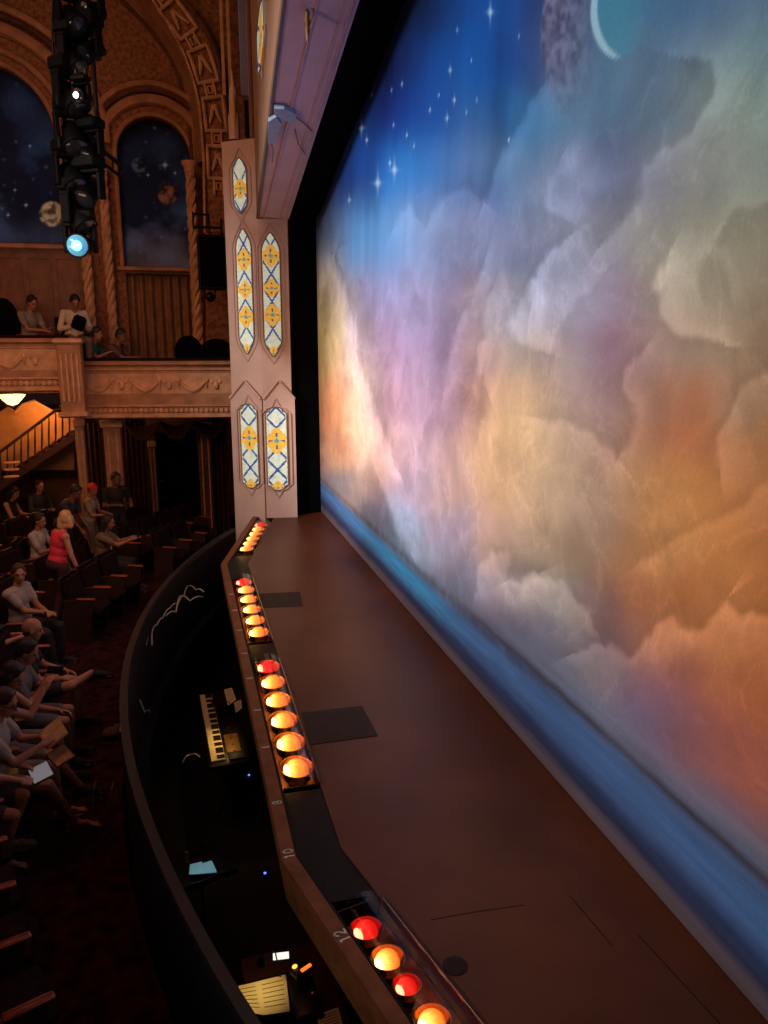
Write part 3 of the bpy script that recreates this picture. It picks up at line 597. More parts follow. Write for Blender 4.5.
hole3 = [(CX0, YW, CZB), (CX0, YW, CZT), (CX1, YW, CZT), (CX1, YW, CZB)]
wall_holes('wall_far', [(wx0, YW, 2.0), (wx1, YW, 2.0), (wx1, YW, 13.5), (wx0, YW, 13.5)], [hole1, hole2, hole3], .3, M['ornate'], 'ornate orange brown side wall with arched niches above the boxes')
# murals
def mural(name, x0, x1, zt, zb, planets, stars, label, seed, fog):
    m = bpy.data.meshes.new(name); nx, nz = 150, 260; xs = np.linspace(x0-.05, x1+.05, nx); zs = np.linspace(zb-.05, zt+.05, nz)
    XX, ZZ2 = np.meshgrid(xs, zs, indexing='ij'); P = np.stack([XX, np.full_like(XX, YW+.22), ZZ2], -1).reshape(-1, 3); u, v = projn(P)
    n1 = fbm(P[:, 0]*.9, P[:, 2]*.9, seed, 6); n2 = fbm(P[:, 0]*1.6+4, P[:, 2]*1.6, seed+30, 6)
    c = np.array(lin((13, 18, 34)))[None]*(1+.9*n1)[:, None]; fr = np.clip((P[:, 2]-zb)/(zt-zb), 0, 1)
    c = c+np.clip(n2*1.6+.10, 0, 1)[:, None]*np.array(lin((38, 58, 88)))*(1-np.abs(fr-.4)[:, None])*.9
    c = c+np.array(lin(fog))*np.clip((.30-fr)/.3+n2*.8, 0, 1)[:, None]*(fr < .45)[:, None]
    top = np.clip((fr-.75)/.25, 0, 1)[:, None]; c = c*(1-top*.75)
    for (pu, pv, pr, pc, dk) in planets:
        r = np.hypot(u-pu, v-pv)/pr; cr = np.clip(.6+1.5*fbm(u/4.5, v/4.5, seed+70, 4), .12, 1)
        sh = np.clip((1-r)*6, 0, 1)*(1-dk*np.clip((u-pu)/pr*.7+.1, 0, 1)); c = c*(1-np.clip((1-r)*9, 0, 1))[:, None]+sh[:, None]*cr[:, None]*np.array(lin(pc))
    for (su, sv, sr) in stars:
        du = (u-su)/sr; dv = (v-sv)/sr; c = c+(np.exp(-(du**2+dv**2)*1.2)+.4*np.exp(-(du**2*9+dv**2*.2))+.3*np.exp(-(dv**2*9+du**2*.2)))[:, None]*np.array(lin((110, 130, 160)))
    r2 = np.random.RandomState(seed); 
    for _ in range(26):
        sx, sz = r2.uniform(x0, x1), r2.uniform(zb, zt); c = c+np.exp(-(((P[:, 0]-sx)/.025)**2+((P[:, 2]-sz)/.025)**2))[:, None]*np.array(lin((90, 105, 130)))*r2.uniform(.05, .4)
    idx = np.arange(nx*nz).reshape(nx, nz); q = np.stack([idx[:-1, :-1], idx[1:, :-1], idx[1:, 1:], idx[:-1, 1:]], -1).reshape(-1, 4)
    o0 = np.array([(x0+x1)/2, YW+.22, zb]); m.from_pydata((P-o0).tolist(), [], q.tolist()); a = m.color_attributes.new('Col', 'FLOAT_COLOR', 'POINT')
    a.data.foreach_set('color', np.concatenate([np.clip(c*MGAIN, 0, .95), np.ones((len(c), 1))], 1).astype(np.float32).ravel()); m.materials.append(M['mural'])
    ob = bpy.data.objects.new(name, m); ob.location = tuple(o0); C.objects.link(ob); return tag(ob, label, 'mural')
MGAIN = np.array([2.8, 4.1, 6.0]); M['mural'] = vcmat('painted_mural', .8)
mural('painted_sky_mural', RX0, RX1, RZT, RZB, [(168, 194, 11, (112, 70, 58), .6), (139, 165, 8, (58, 66, 78), .2)], [(165, 165, 2.0), (148, 175, 1), (175, 173, 1.0)], 'narrow arched mural of night sky with a reddish planet above the drape', 810, (66, 58, 56))
mural('painted_sky_mural', LX0, LX1, LZT, LZB, [(52, 214, 13.5, (150, 135, 108), .25)], [(26, 205, 1.3), (8, 215, 1.2), (30, 146, 1), (15, 190, 1)], 'wide arched mural of night sky with a pale cratered moon at the left edge', 830, (34, 40, 52))
def frame_group(name, label, x0, x1, zt, zb, rings):
    r = empty(name, ((x0+x1)/2, YW, zb), 0, label, 'arch frame', kind=None); o0 = r.location
    for ex, rad, fwd, mk in rings:
        m = MB(); pts = arch_outline(x0, x1, zt, zb if ex < .25 else zt-(x1-x0)/2-.05, 30, YW-fwd, ex); m.tube([Vector(p)-o0 for p in pts], rad, 8); m.build('arch_moulding', M[mk], r)
    return r
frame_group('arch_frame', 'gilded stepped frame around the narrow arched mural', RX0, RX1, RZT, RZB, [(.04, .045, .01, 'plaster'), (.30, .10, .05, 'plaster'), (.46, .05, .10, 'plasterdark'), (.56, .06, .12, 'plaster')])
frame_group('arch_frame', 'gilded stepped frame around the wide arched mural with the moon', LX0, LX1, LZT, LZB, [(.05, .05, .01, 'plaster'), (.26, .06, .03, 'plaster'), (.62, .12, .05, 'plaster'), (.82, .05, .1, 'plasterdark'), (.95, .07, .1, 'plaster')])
# sills
m = MB(); m.box(((RX0+RX1)/2, YW-.06, RZB-.05), (RX1-RX0+.25, .2, .09), bev=.02); tag(m.build('trim_4', M['plaster']), 'moulded sill under the narrow arched mural', 'trim', kind='structure')
m = MB(); m.box(((LX0+LX1)/2+.1, YW-.06, LZB-.03), (LX1-LX0+.35, .22, .10), bev=.02); tag(m.build('trim_5', M['plaster']), 'moulded sill under the wide arched mural', 'trim', kind='structure')
# panelling beneath left mural
px0, px1 = W(-60, 300).x, W(84, 300).x; zt, zb = LZB-.08, 2.05
pn = empty('wood_panelling', ((px0+px1)/2, YW-.02, zb), 0, 'dark wooden panelling under the wide mural behind the box seats', 'wall panelling'); o0 = pn.location
MB().box((0, .0, (zt-zb)/2), (px1-px0, .06, zt-zb)).build('board', M['wood'], pn, smooth=False)
m = MB()
for k in range(5):
    x = px0+(px1-px0)*(k+.5)/5-o0.x; w = (px1-px0)/5*.78
    for dx in (-w/2, w/2): m.box((x+dx, -.045, (zt-zb)/2), (.035, .03, zt-zb-.3))
    for dz in (.15, zt-zb-.15): m.box((x, -.045, dz), (w, .03, .035))
m.build('panel_moulding', M['wood'], pn, smooth=False)
# drape
def drape(name, x0, x1, y, z0, z1, folds, amp, m_, label, cat='drape', par=None):
    m = MB(); n = folds*8; vs = []; fs = []
    for side in (0, .03):
        for j in range(7):
            z = z0+(z1-z0)*j/6
            for i in range(n+1):
                t = i/n; vs.append((x0+(x1-x0)*t, y+side+amp*math.sin(2*PI*folds*t+.3*math.sin(5*t+j*.2))*(1-.15*j/6), z))
    N = 7*(n+1)
    for s in (0, 1):
        for j in range(6):
            for i in range(n): q = s*N+j*(n+1)+i; fs.append((q, q+1, q+n+2, q+n+1))
    m.add(vs, fs); o = m.build(name, m_, par); return tag(o, label, cat) if par is None else o
drape('box_drape', CX0, CX1, YW+.12, CZB, CZT-.03, 8, .07, M['drape'], 'pleated gold brown drape hanging under the narrow arched mural')
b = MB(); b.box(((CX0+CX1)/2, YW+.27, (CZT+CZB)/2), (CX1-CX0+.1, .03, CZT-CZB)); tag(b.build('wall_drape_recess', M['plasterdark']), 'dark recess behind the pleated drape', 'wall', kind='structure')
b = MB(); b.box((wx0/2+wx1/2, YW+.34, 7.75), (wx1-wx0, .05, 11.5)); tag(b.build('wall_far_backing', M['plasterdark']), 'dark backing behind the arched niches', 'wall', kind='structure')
# twisted columns
def twisted(u, v0, v1, y, r, label):
    p0 = W(u, v1, y); p1 = W(u, v0, y); H = p1.z-p0.z; root = empty('twisted_column', (p0.x, y, p0.z), 0, label, 'column', 'slender twisted columns beside the murals')
    m = MB()
    for ph in range(3):
        pts = []
        for k in range(int(H/.04)+1): z = .12+(H-.3)*k/int(H/.04); a = z*9+ph*2*PI/3; pts.append((r*.5*math.cos(a), r*.5*math.sin(a), z))
        m.tube(pts, r*.55, 6)
    m.build('twisted_shaft', M['plasterlit'], root)
    MB().lathe((0, 0, 0), [(r*1.5, 0), (r*1.5, .06), (r*1.1, .08), (r*1.2, .13), (r, .15)], 14).build('column_base', M['plaster'], root)
    MB().lathe((0, 0, H-.2), [(r, 0), (r*1.2, .05), (r*1.1, .07), (r*1.6, .16), (r*1.6, .2)], 14).build('capital', M['plasterlit'], root)
twisted(199, 162, 352, 16.55, .10, 'twisted gilt column at the right of the narrow mural beside the speaker')
twisted(115, 165, 352, 16.75, .09, 'twisted gilt column at the left of the narrow mural')
twisted(93, 178, 345, 16.75, .10, 'twisted gilt column behind the cyan lit lamp')
# big arch with guilloche band
YB = 16.1
inner = [(60, -45), (100, -22), (125, 3), (150, 28), (169, 53), (181, 81), (189, 120), (192, 160)]
bead = [(100, -60), (132, -30), (153, 0), (169, 25), (184, 53), (194, 81), (200, 109), (204, 160)]
cent = [(128, -40), (148, -20), (166, 3), (180, 21), (192, 38), (201, 57), (208, 80), (213.5, 103), (216.5, 131), (218, 162), (219, 195), (219.5, 232)]
outr = [(150, -45), (168, -20), (184, 0), (201, 21), (215, 47), (222, 78), (226, 103), (228, 150), (229, 232)]
def resample(pts, n):
    P = [Vector(p) for p in pts]; L = [0]
    for a, b2 in zip(P[:-1], P[1:]): L.append(L[-1]+(b2-a).length)
    out = []
    for k in range(n):
        d = L[-1]*k/(n-1); i = max(0, min(len(P)-2, next((j-1 for j, l in enumerate(L) if l >= d and j > 0), len(P)-2))); t = (d-L[i])/(L[i+1]-L[i]); out.append(P[i].lerp(P[i+1], t))
    for _ in range(2): out = [out[0]]+[(out[i-1]+out[i]*2+out[i+1])/4 for i in range(1, n-1)]+[out[-1]]
    return out
big = empty('proscenium_side_arch', tuple(W(205, 240, YB)), 0, 'great gilded arch with a chain link band framing the boxes', 'arch'); BO = big.location
def lift(P, y): return [W(u, v, y)-BO for u, v in P]
A = resample(lift(inner, YW-.02), 40); Bd = resample(lift(bead, YB), 40)
m = MB(); vs = []; fs = []
for i in range(40):
    for k in range(7):
        t = k/6; p = A[i].lerp(Bd[i], t); p.y = A[i].y+(Bd[i].y-A[i].y)*(t**2); vs.append(p)
for i in range(39):
    for k in range(6): q = i*7+k; fs.append((q, q+1, q+8, q+7))
m.add(vs, fs); m.build('cove', M['plaster'], big)
Bc = resample(lift(cent, YB), 60); Bo = resample(lift(outr, YB), 60); Bi = resample(lift(bead+[(205, 232)], YB), 60)
m = MB(); vs = []
for a, b2 in zip(Bi, Bo): vs += [a+Vector((0, .02, 0)), b2+Vector((0, .02, 0)), b2+Vector((0, .14, 0)), a+Vector((0, .14, 0))]
fs = []
for i in range(59):
    for k in range(4): l = (k+1) % 4; fs.append((4*i+k, 4*i+l, 4*i+4+l, 4*i+4+k))
m.add(vs, fs); m.build('band_ground', M['ornate'], big)
for P, r, mk in ((A, .05, 'plasterdark'), (Bi, .035, 'plaster'), (Bo, .05, 'plasterdark')):
    m = MB(); m.tube(P, r, 6); m.build('arch_roll', M[mk], big)
m = MB()                                      # bead row
L = resample(lift(bead+[(205, 232)], YB-.05), 110)
for p in L: m.ell(p, (.03, .03, .03), nu=6, nv=4)
m.build('bead_row', M['plasterlit'], big)
# links
Pc = resample(lift(cent, YB-.03), 400); cum = [0]
for a, b2 in zip(Pc[:-1], Pc[1:]): cum.append(cum[-1]+(b2-a).length)
def at_s(s, n_):
    i = min(len(cum)-2, max(0, int(np.searchsorted(cum, s))-1)); t = (s-cum[i])/(cum[i+1]-cum[i]); p = Pc[i].lerp(Pc[i+1], t); d = (Pc[i+1]-Pc[i]).normalized(); nn = Vector((d.z, 0, -d.x)); return p+nn*n_
Lk = .84; s = .05; m = MB(); m2 = m; hw_ = .185
while s+Lk < cum[-1]:
    a, b2 = s, s+Lk*.68
    ring = [at_s(a+(b2-a)*i/6, hw_) for i in range(7)]+[at_s(b2, hw_*.45), at_s(b2, -hw_*.45)]+[at_s(b2-(b2-a)*i/6, -hw_) for i in range(7)]+[at_s(a, -hw_*.45), at_s(a, hw_*.45)]
    m.tube(ring, .036, 6, closed=True)
    for sg_ in (1, -1): m2.tube([at_s(a+.12, sg_*.02), at_s(a+.28, sg_*.05), at_s(a+.44, sg_*.11)], [.025, .04, .018], 6)
    m2.ell(at_s((a+b2)/2-.1, 0), (.05, .04, .05), nu=8, nv=5)
    for q in (hw_*.45, -hw_*.45): m.tube([at_s(b2-.02, q), at_s(s+Lk+.02, q)], .024, 6)
    c_ = (b2+s+Lk)/2; m.tube([at_s(c_-.06, .04), at_s(c_+.06, .04), at_s(c_+.06, -.04), at_s(c_-.06, -.04)], .02, 6, closed=True)
    s += Lk
m.build('chain_links', M['plasterlit'], big)
# wall panel right of the arch, with thin vertical ribs, up behind the portal
b = MB(); pts = [W(u, v, 16.35) for u, v in ((186, -60), (260, -60), (262, 400), (206, 400), (206, 232), (229, 232), (228, 150), (226, 103), (222, 78), (214, 47), (200, 21), (184, 0), (160, -40))]
b.prism(pts, (0, .2, 0)); tag(b.build('wall_arch_pier', M['ornate'], smooth=False), 'dark red brown pier to the right of the great arch', 'wall', kind='structure')
def vribs(us_, v0, v1, y, r, mk, nm, label, cat, group=None):
    for k, u in enumerate(us_):
        m = MB(); p0 = W(u, v1, y); p1 = Vector((p0.x, y, W(u, v0, y).z)); m.box((p0.x, y, (p0.z+p1.z)/2), (r*2, r*2, p1.z-p0.z), bev=r*.5); tag(m.build(nm, M[mk]), label[k], cat, group)
vribs([224.5, 231], -30, 96, 15.6, .03, 'plasterlit', 'gilt_rib', ['thin gilt vertical rib next to the great arch', 'thin gilt vertical rib behind the blue lit upright'], 'moulding', 'gilt ribs above the column')
M['bluelit'] = mat('upright_with_blue_light', (.22, .24, .42), .8, nscale=5, namt=.15)  # blue light falling on the strip is painted into its base colour
m = MB(); p0 = W(246, 97, 14.3); p1 = W(246, -40, 14.3); m.box((p0.x, 14.3, (p0.z+p1.z)/2), (.16, .06, p1.z-p0.z), bev=.02); tag(m.build('blue_lit_upright', M['bluelit']), 'narrow upright strip with blue light painted in above the left edge of the column', 'upright')
m = MB(); p0 = W(251.5, 112, 14.2); p1 = W(251.5, -40, 14.2); m.box((p0.x, 14.2, (p0.z+p1.z)/2), (.05, .06, p1.z-p0.z), bev=.015); tag(m.build('black_upright', M['blackmetal']), 'black edge strip beside the blue lit upright', 'upright')
m = MB(); p0 = W(247.5, 138, 14.1); p1 = W(247.5, 100, 14.1); m.box((p0.x, 14.1, (p0.z+p1.z)/2), (.07, .05, p1.z-p0.z), bev=.015); tag(m.build('hanging_black_bar', M['blackmetal']), 'short black bar hanging below the black edge strip', 'bar')
M['gilt2'] = mat('gilt_sliver', (.55, .35, .08), .5, nscale=15, namt=.2)
fin = empty('pinnacle', tuple(W(234.5, 140, 13.9)), 0, 'small pale pinnacle with gold sliver at the left shoulder of the column', 'ornament')
MB().lathe((0, 0, 0), [(.09, 0), (.09, .35), (.07, .4), (.06, .75), (.03, .82), (.004, 1.05)], 8).build('shaft', M['panel'], fin)
m = MB(); m.ell((-.0, -.085, .42), (.028, .015, .24)); m.build('gold_sliver', M['gilt2'], fin)
# ---------------------------------------------------------------- balcony fronts
def balcony(name, a, b, u0, u1, vt, vb, label, depth, swags, pier=None):
    P0 = onp(u0, vt, a, b); P1 = onp(u1, vt, a, b); e = Vector((P1.x-P0.x, P1.y-P0.y, 0)); L = e.length; e.normalize(); n = Vector((e.y, -e.x, 0)); zt = P0.z; H = zt-onp((u0+u1)/2, vb, a, b).z
    root = empty(name, (P0.x, P0.y, zt-H), math.atan2(e.y, e.x), label, 'balcony front')
    def bx(nm, x0, x1, z0, z1, y0, y1, mk, bev=.015):
        MB().box(((x0+x1)/2, (y0+y1)/2, (z0+z1)/2), (x1-x0, y1-y0, z1-z0), bev=bev).build(nm, M[mk], root)
    bx('parapet', 0, L, .02, H-.05, .0, .22, 'plaster'); bx('top_rail', -.03, L+.03, H-.09, H, -.09, .26, 'plaster', .03)
    bx('velvet_ledge', -.02, L+.02, H, H+.05, -.03, .24, 'seatred', .02)
    bx('rail_moulding', 0, L, H-.17, H-.13, -.035, .02, 'plasterlit', .012)
    bx('lower_moulding', 0, L, .20, .24, -.04, .02, 'plasterlit', .012); bx('lower_moulding', 0, L, .0, .09, -.07, .02, 'plasterlit', .02)
    m = MB(); k = 0
    m.box((L/2, -.005, .145), (L, .02, .03))
    while k*.09 < L-.05: m.box((.05+k*.09, -.02, .145), (.05, .05, .07)); k += 1
    m.build('dentils', M['plasterlit'], root, smooth=False)
    zc = .24+(H-.41)*.62
    x = .3
    m = MB(); m2 = MB(); i = 0
    while x < L-.15:
        if i % 2 == 0:
            pts = [(x-.24+.48*t, -.03, zc+.05-.17*math.sin(PI*t)) for t in [q/10 for q in range(11)]]; m.tube(pts, [.015+.03*math.sin(PI*q/10) for q in range(11)], 7)
            for dx in (-.25, .25):
                m2.ell((x+dx, -.03, zc+.06), (.045, .03, .045), nu=8, nv=6); m2.tube([(x+dx, -.03, zc+.02), (x+dx, -.03, zc-.09)], [.02, .006], 6)
        else:
            m2.ell((x, -.03, zc-.03), (.05, .03, .08), nu=8, nv=6); m2.ell((x-.07, -.02, zc+.03), (.035, .02, .03), nu=7, nv=5); m2.ell((x+.07, -.02, zc+.03), (.035, .02, .03), nu=7, nv=5)
            m2.lathe((x, -.0, zc+.03), [(.12, 0), (.12, .02), (.09, .02)], 18, axis=(0, -1, 0)) if i % 4 == 3 else None
        x += .42 if True else 0; i += 1
    m.v and None; o_ = len(m.v); m.f += [tuple(o_+i for i in f) for f in m2.f]; m.v += m2.v; m.box((L/2, -.002, zc), (L-.1, .008, .36)); m.mi = [0]*len(m.f); m.build('swag_relief', M['plasterlit'], root)
    m = MB(); y = .22
    m.box((L/2, (depth+.22)/2, H-.85), (L, depth-.22, .12)); m.build('box_floor', M['carpet'], root, smooth=False)
    return root, P0, P1, n, zt, H
ya, yb = ony(80, 365, 15.1), ony(236, 365, 14.6)
RB = balcony('box_parapet', (ya.x, ya.y), (yb.x, yb.y), 79, 236, 361, 418, 'lower balcony parapet with swag relief running to the stained glass column', 2.2, True)
la, lb = ony(-70, 340, 14.5), ony(70, 340, 14.5)
LB = balcony('box_parapet', (la.x, la.y), (lb.x, lb.y), -70, 66, 338, 392, 'higher balcony parapet with swag relief at the left edge', 2.4, True)
p0 = W(62, 417, 14.4); p1 = W(79.5, 338, 14.4)
pr = empty('balcony_pier', ((p0.x+p1.x)/2, 14.5, p0.z), 0, 'fluted pier joining the two balcony parapets', 'pier'); w = p1.x-p0.x; H = p1.z-p0.z
MB().box((0, .06, H/2), (w, .4, H), bev=.02).build('block', M['plaster'], pr)
m = MB()
for k in range(4): m.box((-w*.33+k*w*.22, -.15, H*.5), (w*.09, .05, H*.62), bev=.01)
m.build('fluting', M['plasterlit'], pr)
MB().box((0, .0, H-.05), (w+.08, .5, .1), bev=.03).build('cap_moulding', M['plasterlit'], pr); MB().box((0, 0, .04), (w+.08, .5, .1), bev=.03).build('base_moulding', M['plasterlit'], pr)
# dark rounded chair backs behind the right parapet, and black shape at left
def boxchair(u, v, y, w, h, label, grp='dark chair backs in the boxes'):
    p = W(u, v, y); r = empty('box_chair', (p.x, y, p.z-h-.35), 0, label, 'chair', grp)
    m = MB(); m.ell((0, 0, h*.55+.35), (w/2, .07, h*.5)); m.build('backrest', M['black'], r)
    m = MB(); m.box((0, .22, .30), (w*.85, .42, .12), bev=.04); m.build('seat', M['seatred'], r)
    for sx in (-1, 1): m = MB(); m.tube([(sx*w*.32, .03, .4), (sx*w*.34, .0, -.1)], .02, 8); m.build('leg', M['blackmetal'], r)
boxchair(188, 337, 15.35, .52, .62, 'dark rounded chair back in the box, nearer the drape')
boxchair(216, 340, 15.2, .66, .56, 'dark rounded chair back in the box, nearest the column')
boxchair(2, 300, 15.3, .5, .8, 'large dark chair back at the left edge of the upper box')
# ---------------------------------------------------------------- under the balcony
b = MB(); b.box((-3, 18.6, .2), (11, .15, 2.9)); tag(b.build('wall_under_balcony', M['wood'], smooth=False), 'dark red back wall under the boxes', 'wall', kind='structure')
def pillar(u0, u1, vt, vb, y, name, mk, label, taper=True):
    c0 = W((u0+u1)/2, vt, y); x0 = W(u0, vt, y).x; x1 = W(u1, vt, y).x; w = x1-x0; zb = -1.1; H = c0.z-zb
    r = empty(name, (c0.x, y, zb), 0, label, 'pillar')
    MB().box((0, 0, H/2), (w, w*.9, H), bev=.02).build('shaft', M[mk], r)
    m = MB(); m.box((0, 0, .1), (w*1.3, w*1.2, .2), bev=.02); m.build('pillar_base', M[mk], r)
    m = MB(); m.box((0, 0, H-.08), (w*1.3, w*1.2, .14), bev=.02); m.build('capital', M['plasterlit'], r)
    m = MB()
    for k in (-1, 1): m.box((k*w*.25, -w*.47, H/2), (w*.1, .02, H*.84), bev=.006)
    m.build('pilaster_strip', M['plasterlit'], r)
pillar(103, 120, 419, 500, 15.6, 'pillar', 'plaster', 'tan square pillar under the box beside the standing man')
pillar(74, 83, 418, 500, 15.2, 'pillar', 'plaster', 'slim pillar under the pier beside the staircase')
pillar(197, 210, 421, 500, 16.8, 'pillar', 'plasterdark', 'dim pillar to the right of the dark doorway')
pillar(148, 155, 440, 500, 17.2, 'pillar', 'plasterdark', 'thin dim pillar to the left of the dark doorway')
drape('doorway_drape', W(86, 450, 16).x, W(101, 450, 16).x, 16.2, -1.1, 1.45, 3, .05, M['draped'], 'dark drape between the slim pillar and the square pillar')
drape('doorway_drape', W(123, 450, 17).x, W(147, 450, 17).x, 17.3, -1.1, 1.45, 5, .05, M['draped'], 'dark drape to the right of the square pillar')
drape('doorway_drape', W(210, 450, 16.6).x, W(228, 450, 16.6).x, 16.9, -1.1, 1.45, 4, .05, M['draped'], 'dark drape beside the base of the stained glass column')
dr = empty('doorway', (W(177, 450, 18).x, 18.3, -1.1), 0, 'dark doorway with moulded surround under the box', 'doorway')
xa, xb = W(154, 450, 18.3).x-dr.location.x, W(200, 450, 18.3).x-dr.location.x
m = MB(); m.box(((xa+xb)/2, .05, 1.05), (xb-xa, .04, 2.1)); dlf = m.build('door_leaf', M['black'], dr)
for nm, cx_, sx in (('door_jamb', xa, .09), ('door_jamb', xb, .09)): m = MB(); m.box((cx_, -.02, 1.08), (sx, .14, 2.16), bev=.01); m.build(nm, M['plasterdark'], dr)
m = MB(); m.box(((xa+xb)/2, -.02, 2.2), (xb-xa+.2, .18, .12), bev=.02); m.build('door_head', M['plasterdark'], dr)
m = MB(); m.tube([(xa+.08, -.04, 1.0), (xa+.16, -.06, 1.0)], .015, 6); m.build('door_handle', M['gilt'], dlf)
# valance swags under balcony
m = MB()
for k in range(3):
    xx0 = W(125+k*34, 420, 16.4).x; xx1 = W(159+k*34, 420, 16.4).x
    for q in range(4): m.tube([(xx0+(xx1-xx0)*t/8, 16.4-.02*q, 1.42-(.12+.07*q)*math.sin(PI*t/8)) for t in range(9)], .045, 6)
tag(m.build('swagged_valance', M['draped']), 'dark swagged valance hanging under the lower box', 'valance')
# amber lit lobby wall, lamp and staircase
M['lobby'] = mat('amber_lobby_wall', (.55, .26, .09), .7, nscale=5, namt=.2)
b = MB(); pts = [W(u, v, 17.6) for u, v in [(-60, 470), (-60, 412), (0, 413), (8, 408), (15, 412), (22, 405), (34, 401), (46, 408), (58, 414), (74, 416), (74, 470)]]
b.prism(pts, (0, .12, 0)); tag(b.build('scalloped_lobby_wall', M['lobby'], smooth=False), 'amber lit lobby wall with a scalloped top behind the staircase', 'wall')
m = MB()
pts = [W(u, v, 17.55) for u, v in [(-60, 412), (0, 413), (8, 408), (15, 412), (22, 405), (34, 401), (46, 408), (58, 414), (74, 416)]]; m.tube(pts, .035, 6); tag(m.build('scalloped_moulding', M['plasterlit']), 'gilt moulding along the scalloped top of the lobby wall', 'moulding')
lp = W(11, 406, 14.75)
lamp = empty('pendant_bowl_lamp', (lp.x, 14.9, lp.z), 0, 'glowing pale bowl lamp hanging under the higher box at the left edge', 'lamp')
M['bowl'] = mat('glowing_lamp_glass', (.9, .75, .5), .4, emit=3.2, ecol=(1, .62, .22), nscale=10, namt=.1)
MB().lathe((0, 0, 0), [(.02, 0), (.08, .02), (.15, .09), (.21, .16), (.225, .18), (.2, .185)], 24).build('glass_bowl', M['bowl'], lamp)
MB().lathe((0, 0, -.05), [(.005, 0), (.022, .02), (.01, .04), (.03, .06)], 10).build('finial', M['gilt'], lamp)
MB().tube([(0, 0, .1), (0, 0, .5)], .012, 6).build('stem', M['gilt'], lamp)
st = empty('staircase', tuple(W(30, 470, 16.8)), 0, 'dark staircase with railing rising to the right in front of the amber wall', 'staircase'); so = st.location
def sp(u, v, y=16.8): return W(u, v, y)-so
m = MB(); m.prism([sp(u, v) for u, v in ((-40, 508), (75, 432), (75, 440), (-40, 518))], (0, .08, 0)); m.build('stringer', M['rimdark'], st, smooth=False)
m = MB()
for k in range(14):
    u = -36+k*8.2; v = 506-k*5.4; p = sp(u, v); m.box(p+Vector((0, .55, .0)), (.2, 1.0, .05)); m.box(p+Vector((-.08, .55, -.08)), (.02, 1.0, .14))
m.build('step_treads', M['carpet'], st, smooth=False)
for du in (0,): m = MB(); m.tube([sp(-40, 482), sp(56, 410), sp(75, 406)], .03, 8); m.build('handrail', M['rimdark'], st)
for k in range(16):
    u = -34+k*6.9; v0 = 504-(u+34)*.66; v1 = 478-(u+34)*.745 if u < 56 else 408
    m = MB(); q0 = sp(u, v0); q1 = sp(u, v1); m.tube([q0, (q0+q1)/2, q1], [.014, .022, .012], 6); m.build('baluster', M['rimdark'], st)
for k, (u, v) in enumerate([(10, 463), (10, 470), (10, 477)]):
    p0 = W(4, v, 16.2); p1 = W(19, v-1, 16.2); m = MB(); m.box((p0+p1)/2, ((p1-p0).length, .12, .035), bev=.008); tag(m.build('lit_step_edge', M['plasterlit']), ['topmost pale step edge at the foot of the staircase', 'middle pale step edge at the foot of the staircase', 'lowest pale step edge at the foot of the staircase'][k], 'step edge', 'pale step edges')
# ---------------------------------------------------------------- lighting booms
M['wl'] = mat('white_lamp_lens', (.9, .95, 1), .1, emit=3, ecol=(.85, .95, 1)); M['cl'] = mat('cyan_lamp_lens', (.3, .8, 1), .1, emit=3.2, ecol=(.10, .5, .9)); M['clr'] = mat('cyan_lamp_halo_lens', (.1, .4, .6), .1, emit=.22, ecol=(.06, .45, 1))
M['lensoff'] = mat('dark_lamp_lens', (.01, .012, .016), .15, spec=.35, nscale=9, namt=.2)
YT = 11.0
tb = W(84, 240, YT); tt = W(80, -60, YT)
tr = empty('lighting_truss', (tb.x, YT, tb.z), 0, 'black vertical lighting truss with cables hanging in front of the murals', 'truss')
Ht = tt.z-tb.z
for sx in (-.12, .12):
    for sy in (-.12, .12): MB().tube([(sx, sy, 0), (sx, sy, Ht)], .024, 8).build('truss_chord', M['fixture'], tr)
m = MB(); k = 0
while k*.24 < Ht-.3:
    z = k*.24
    for (a, b2) in (((-.12, -.12), (.12, -.12)), ((.12, -.12), (.12, .12)), ((.12, .12), (-.12, .12)), ((-.12, .12), (-.12, -.12))): m.tube([(*a, z), (*b2, z+.24)], .011, 5)
    k += 1
m.build('truss_lacing', M['fixture'], tr)
for q in range(3):
    m = MB(); m.tube([(.16*math.sin(z*1.3+q*2), -.15-.03*q, z) for z in [Ht*j/24 for j in range(25)]], .014, 6); m.build('hanging_cable', M['blackmetal'], tr)
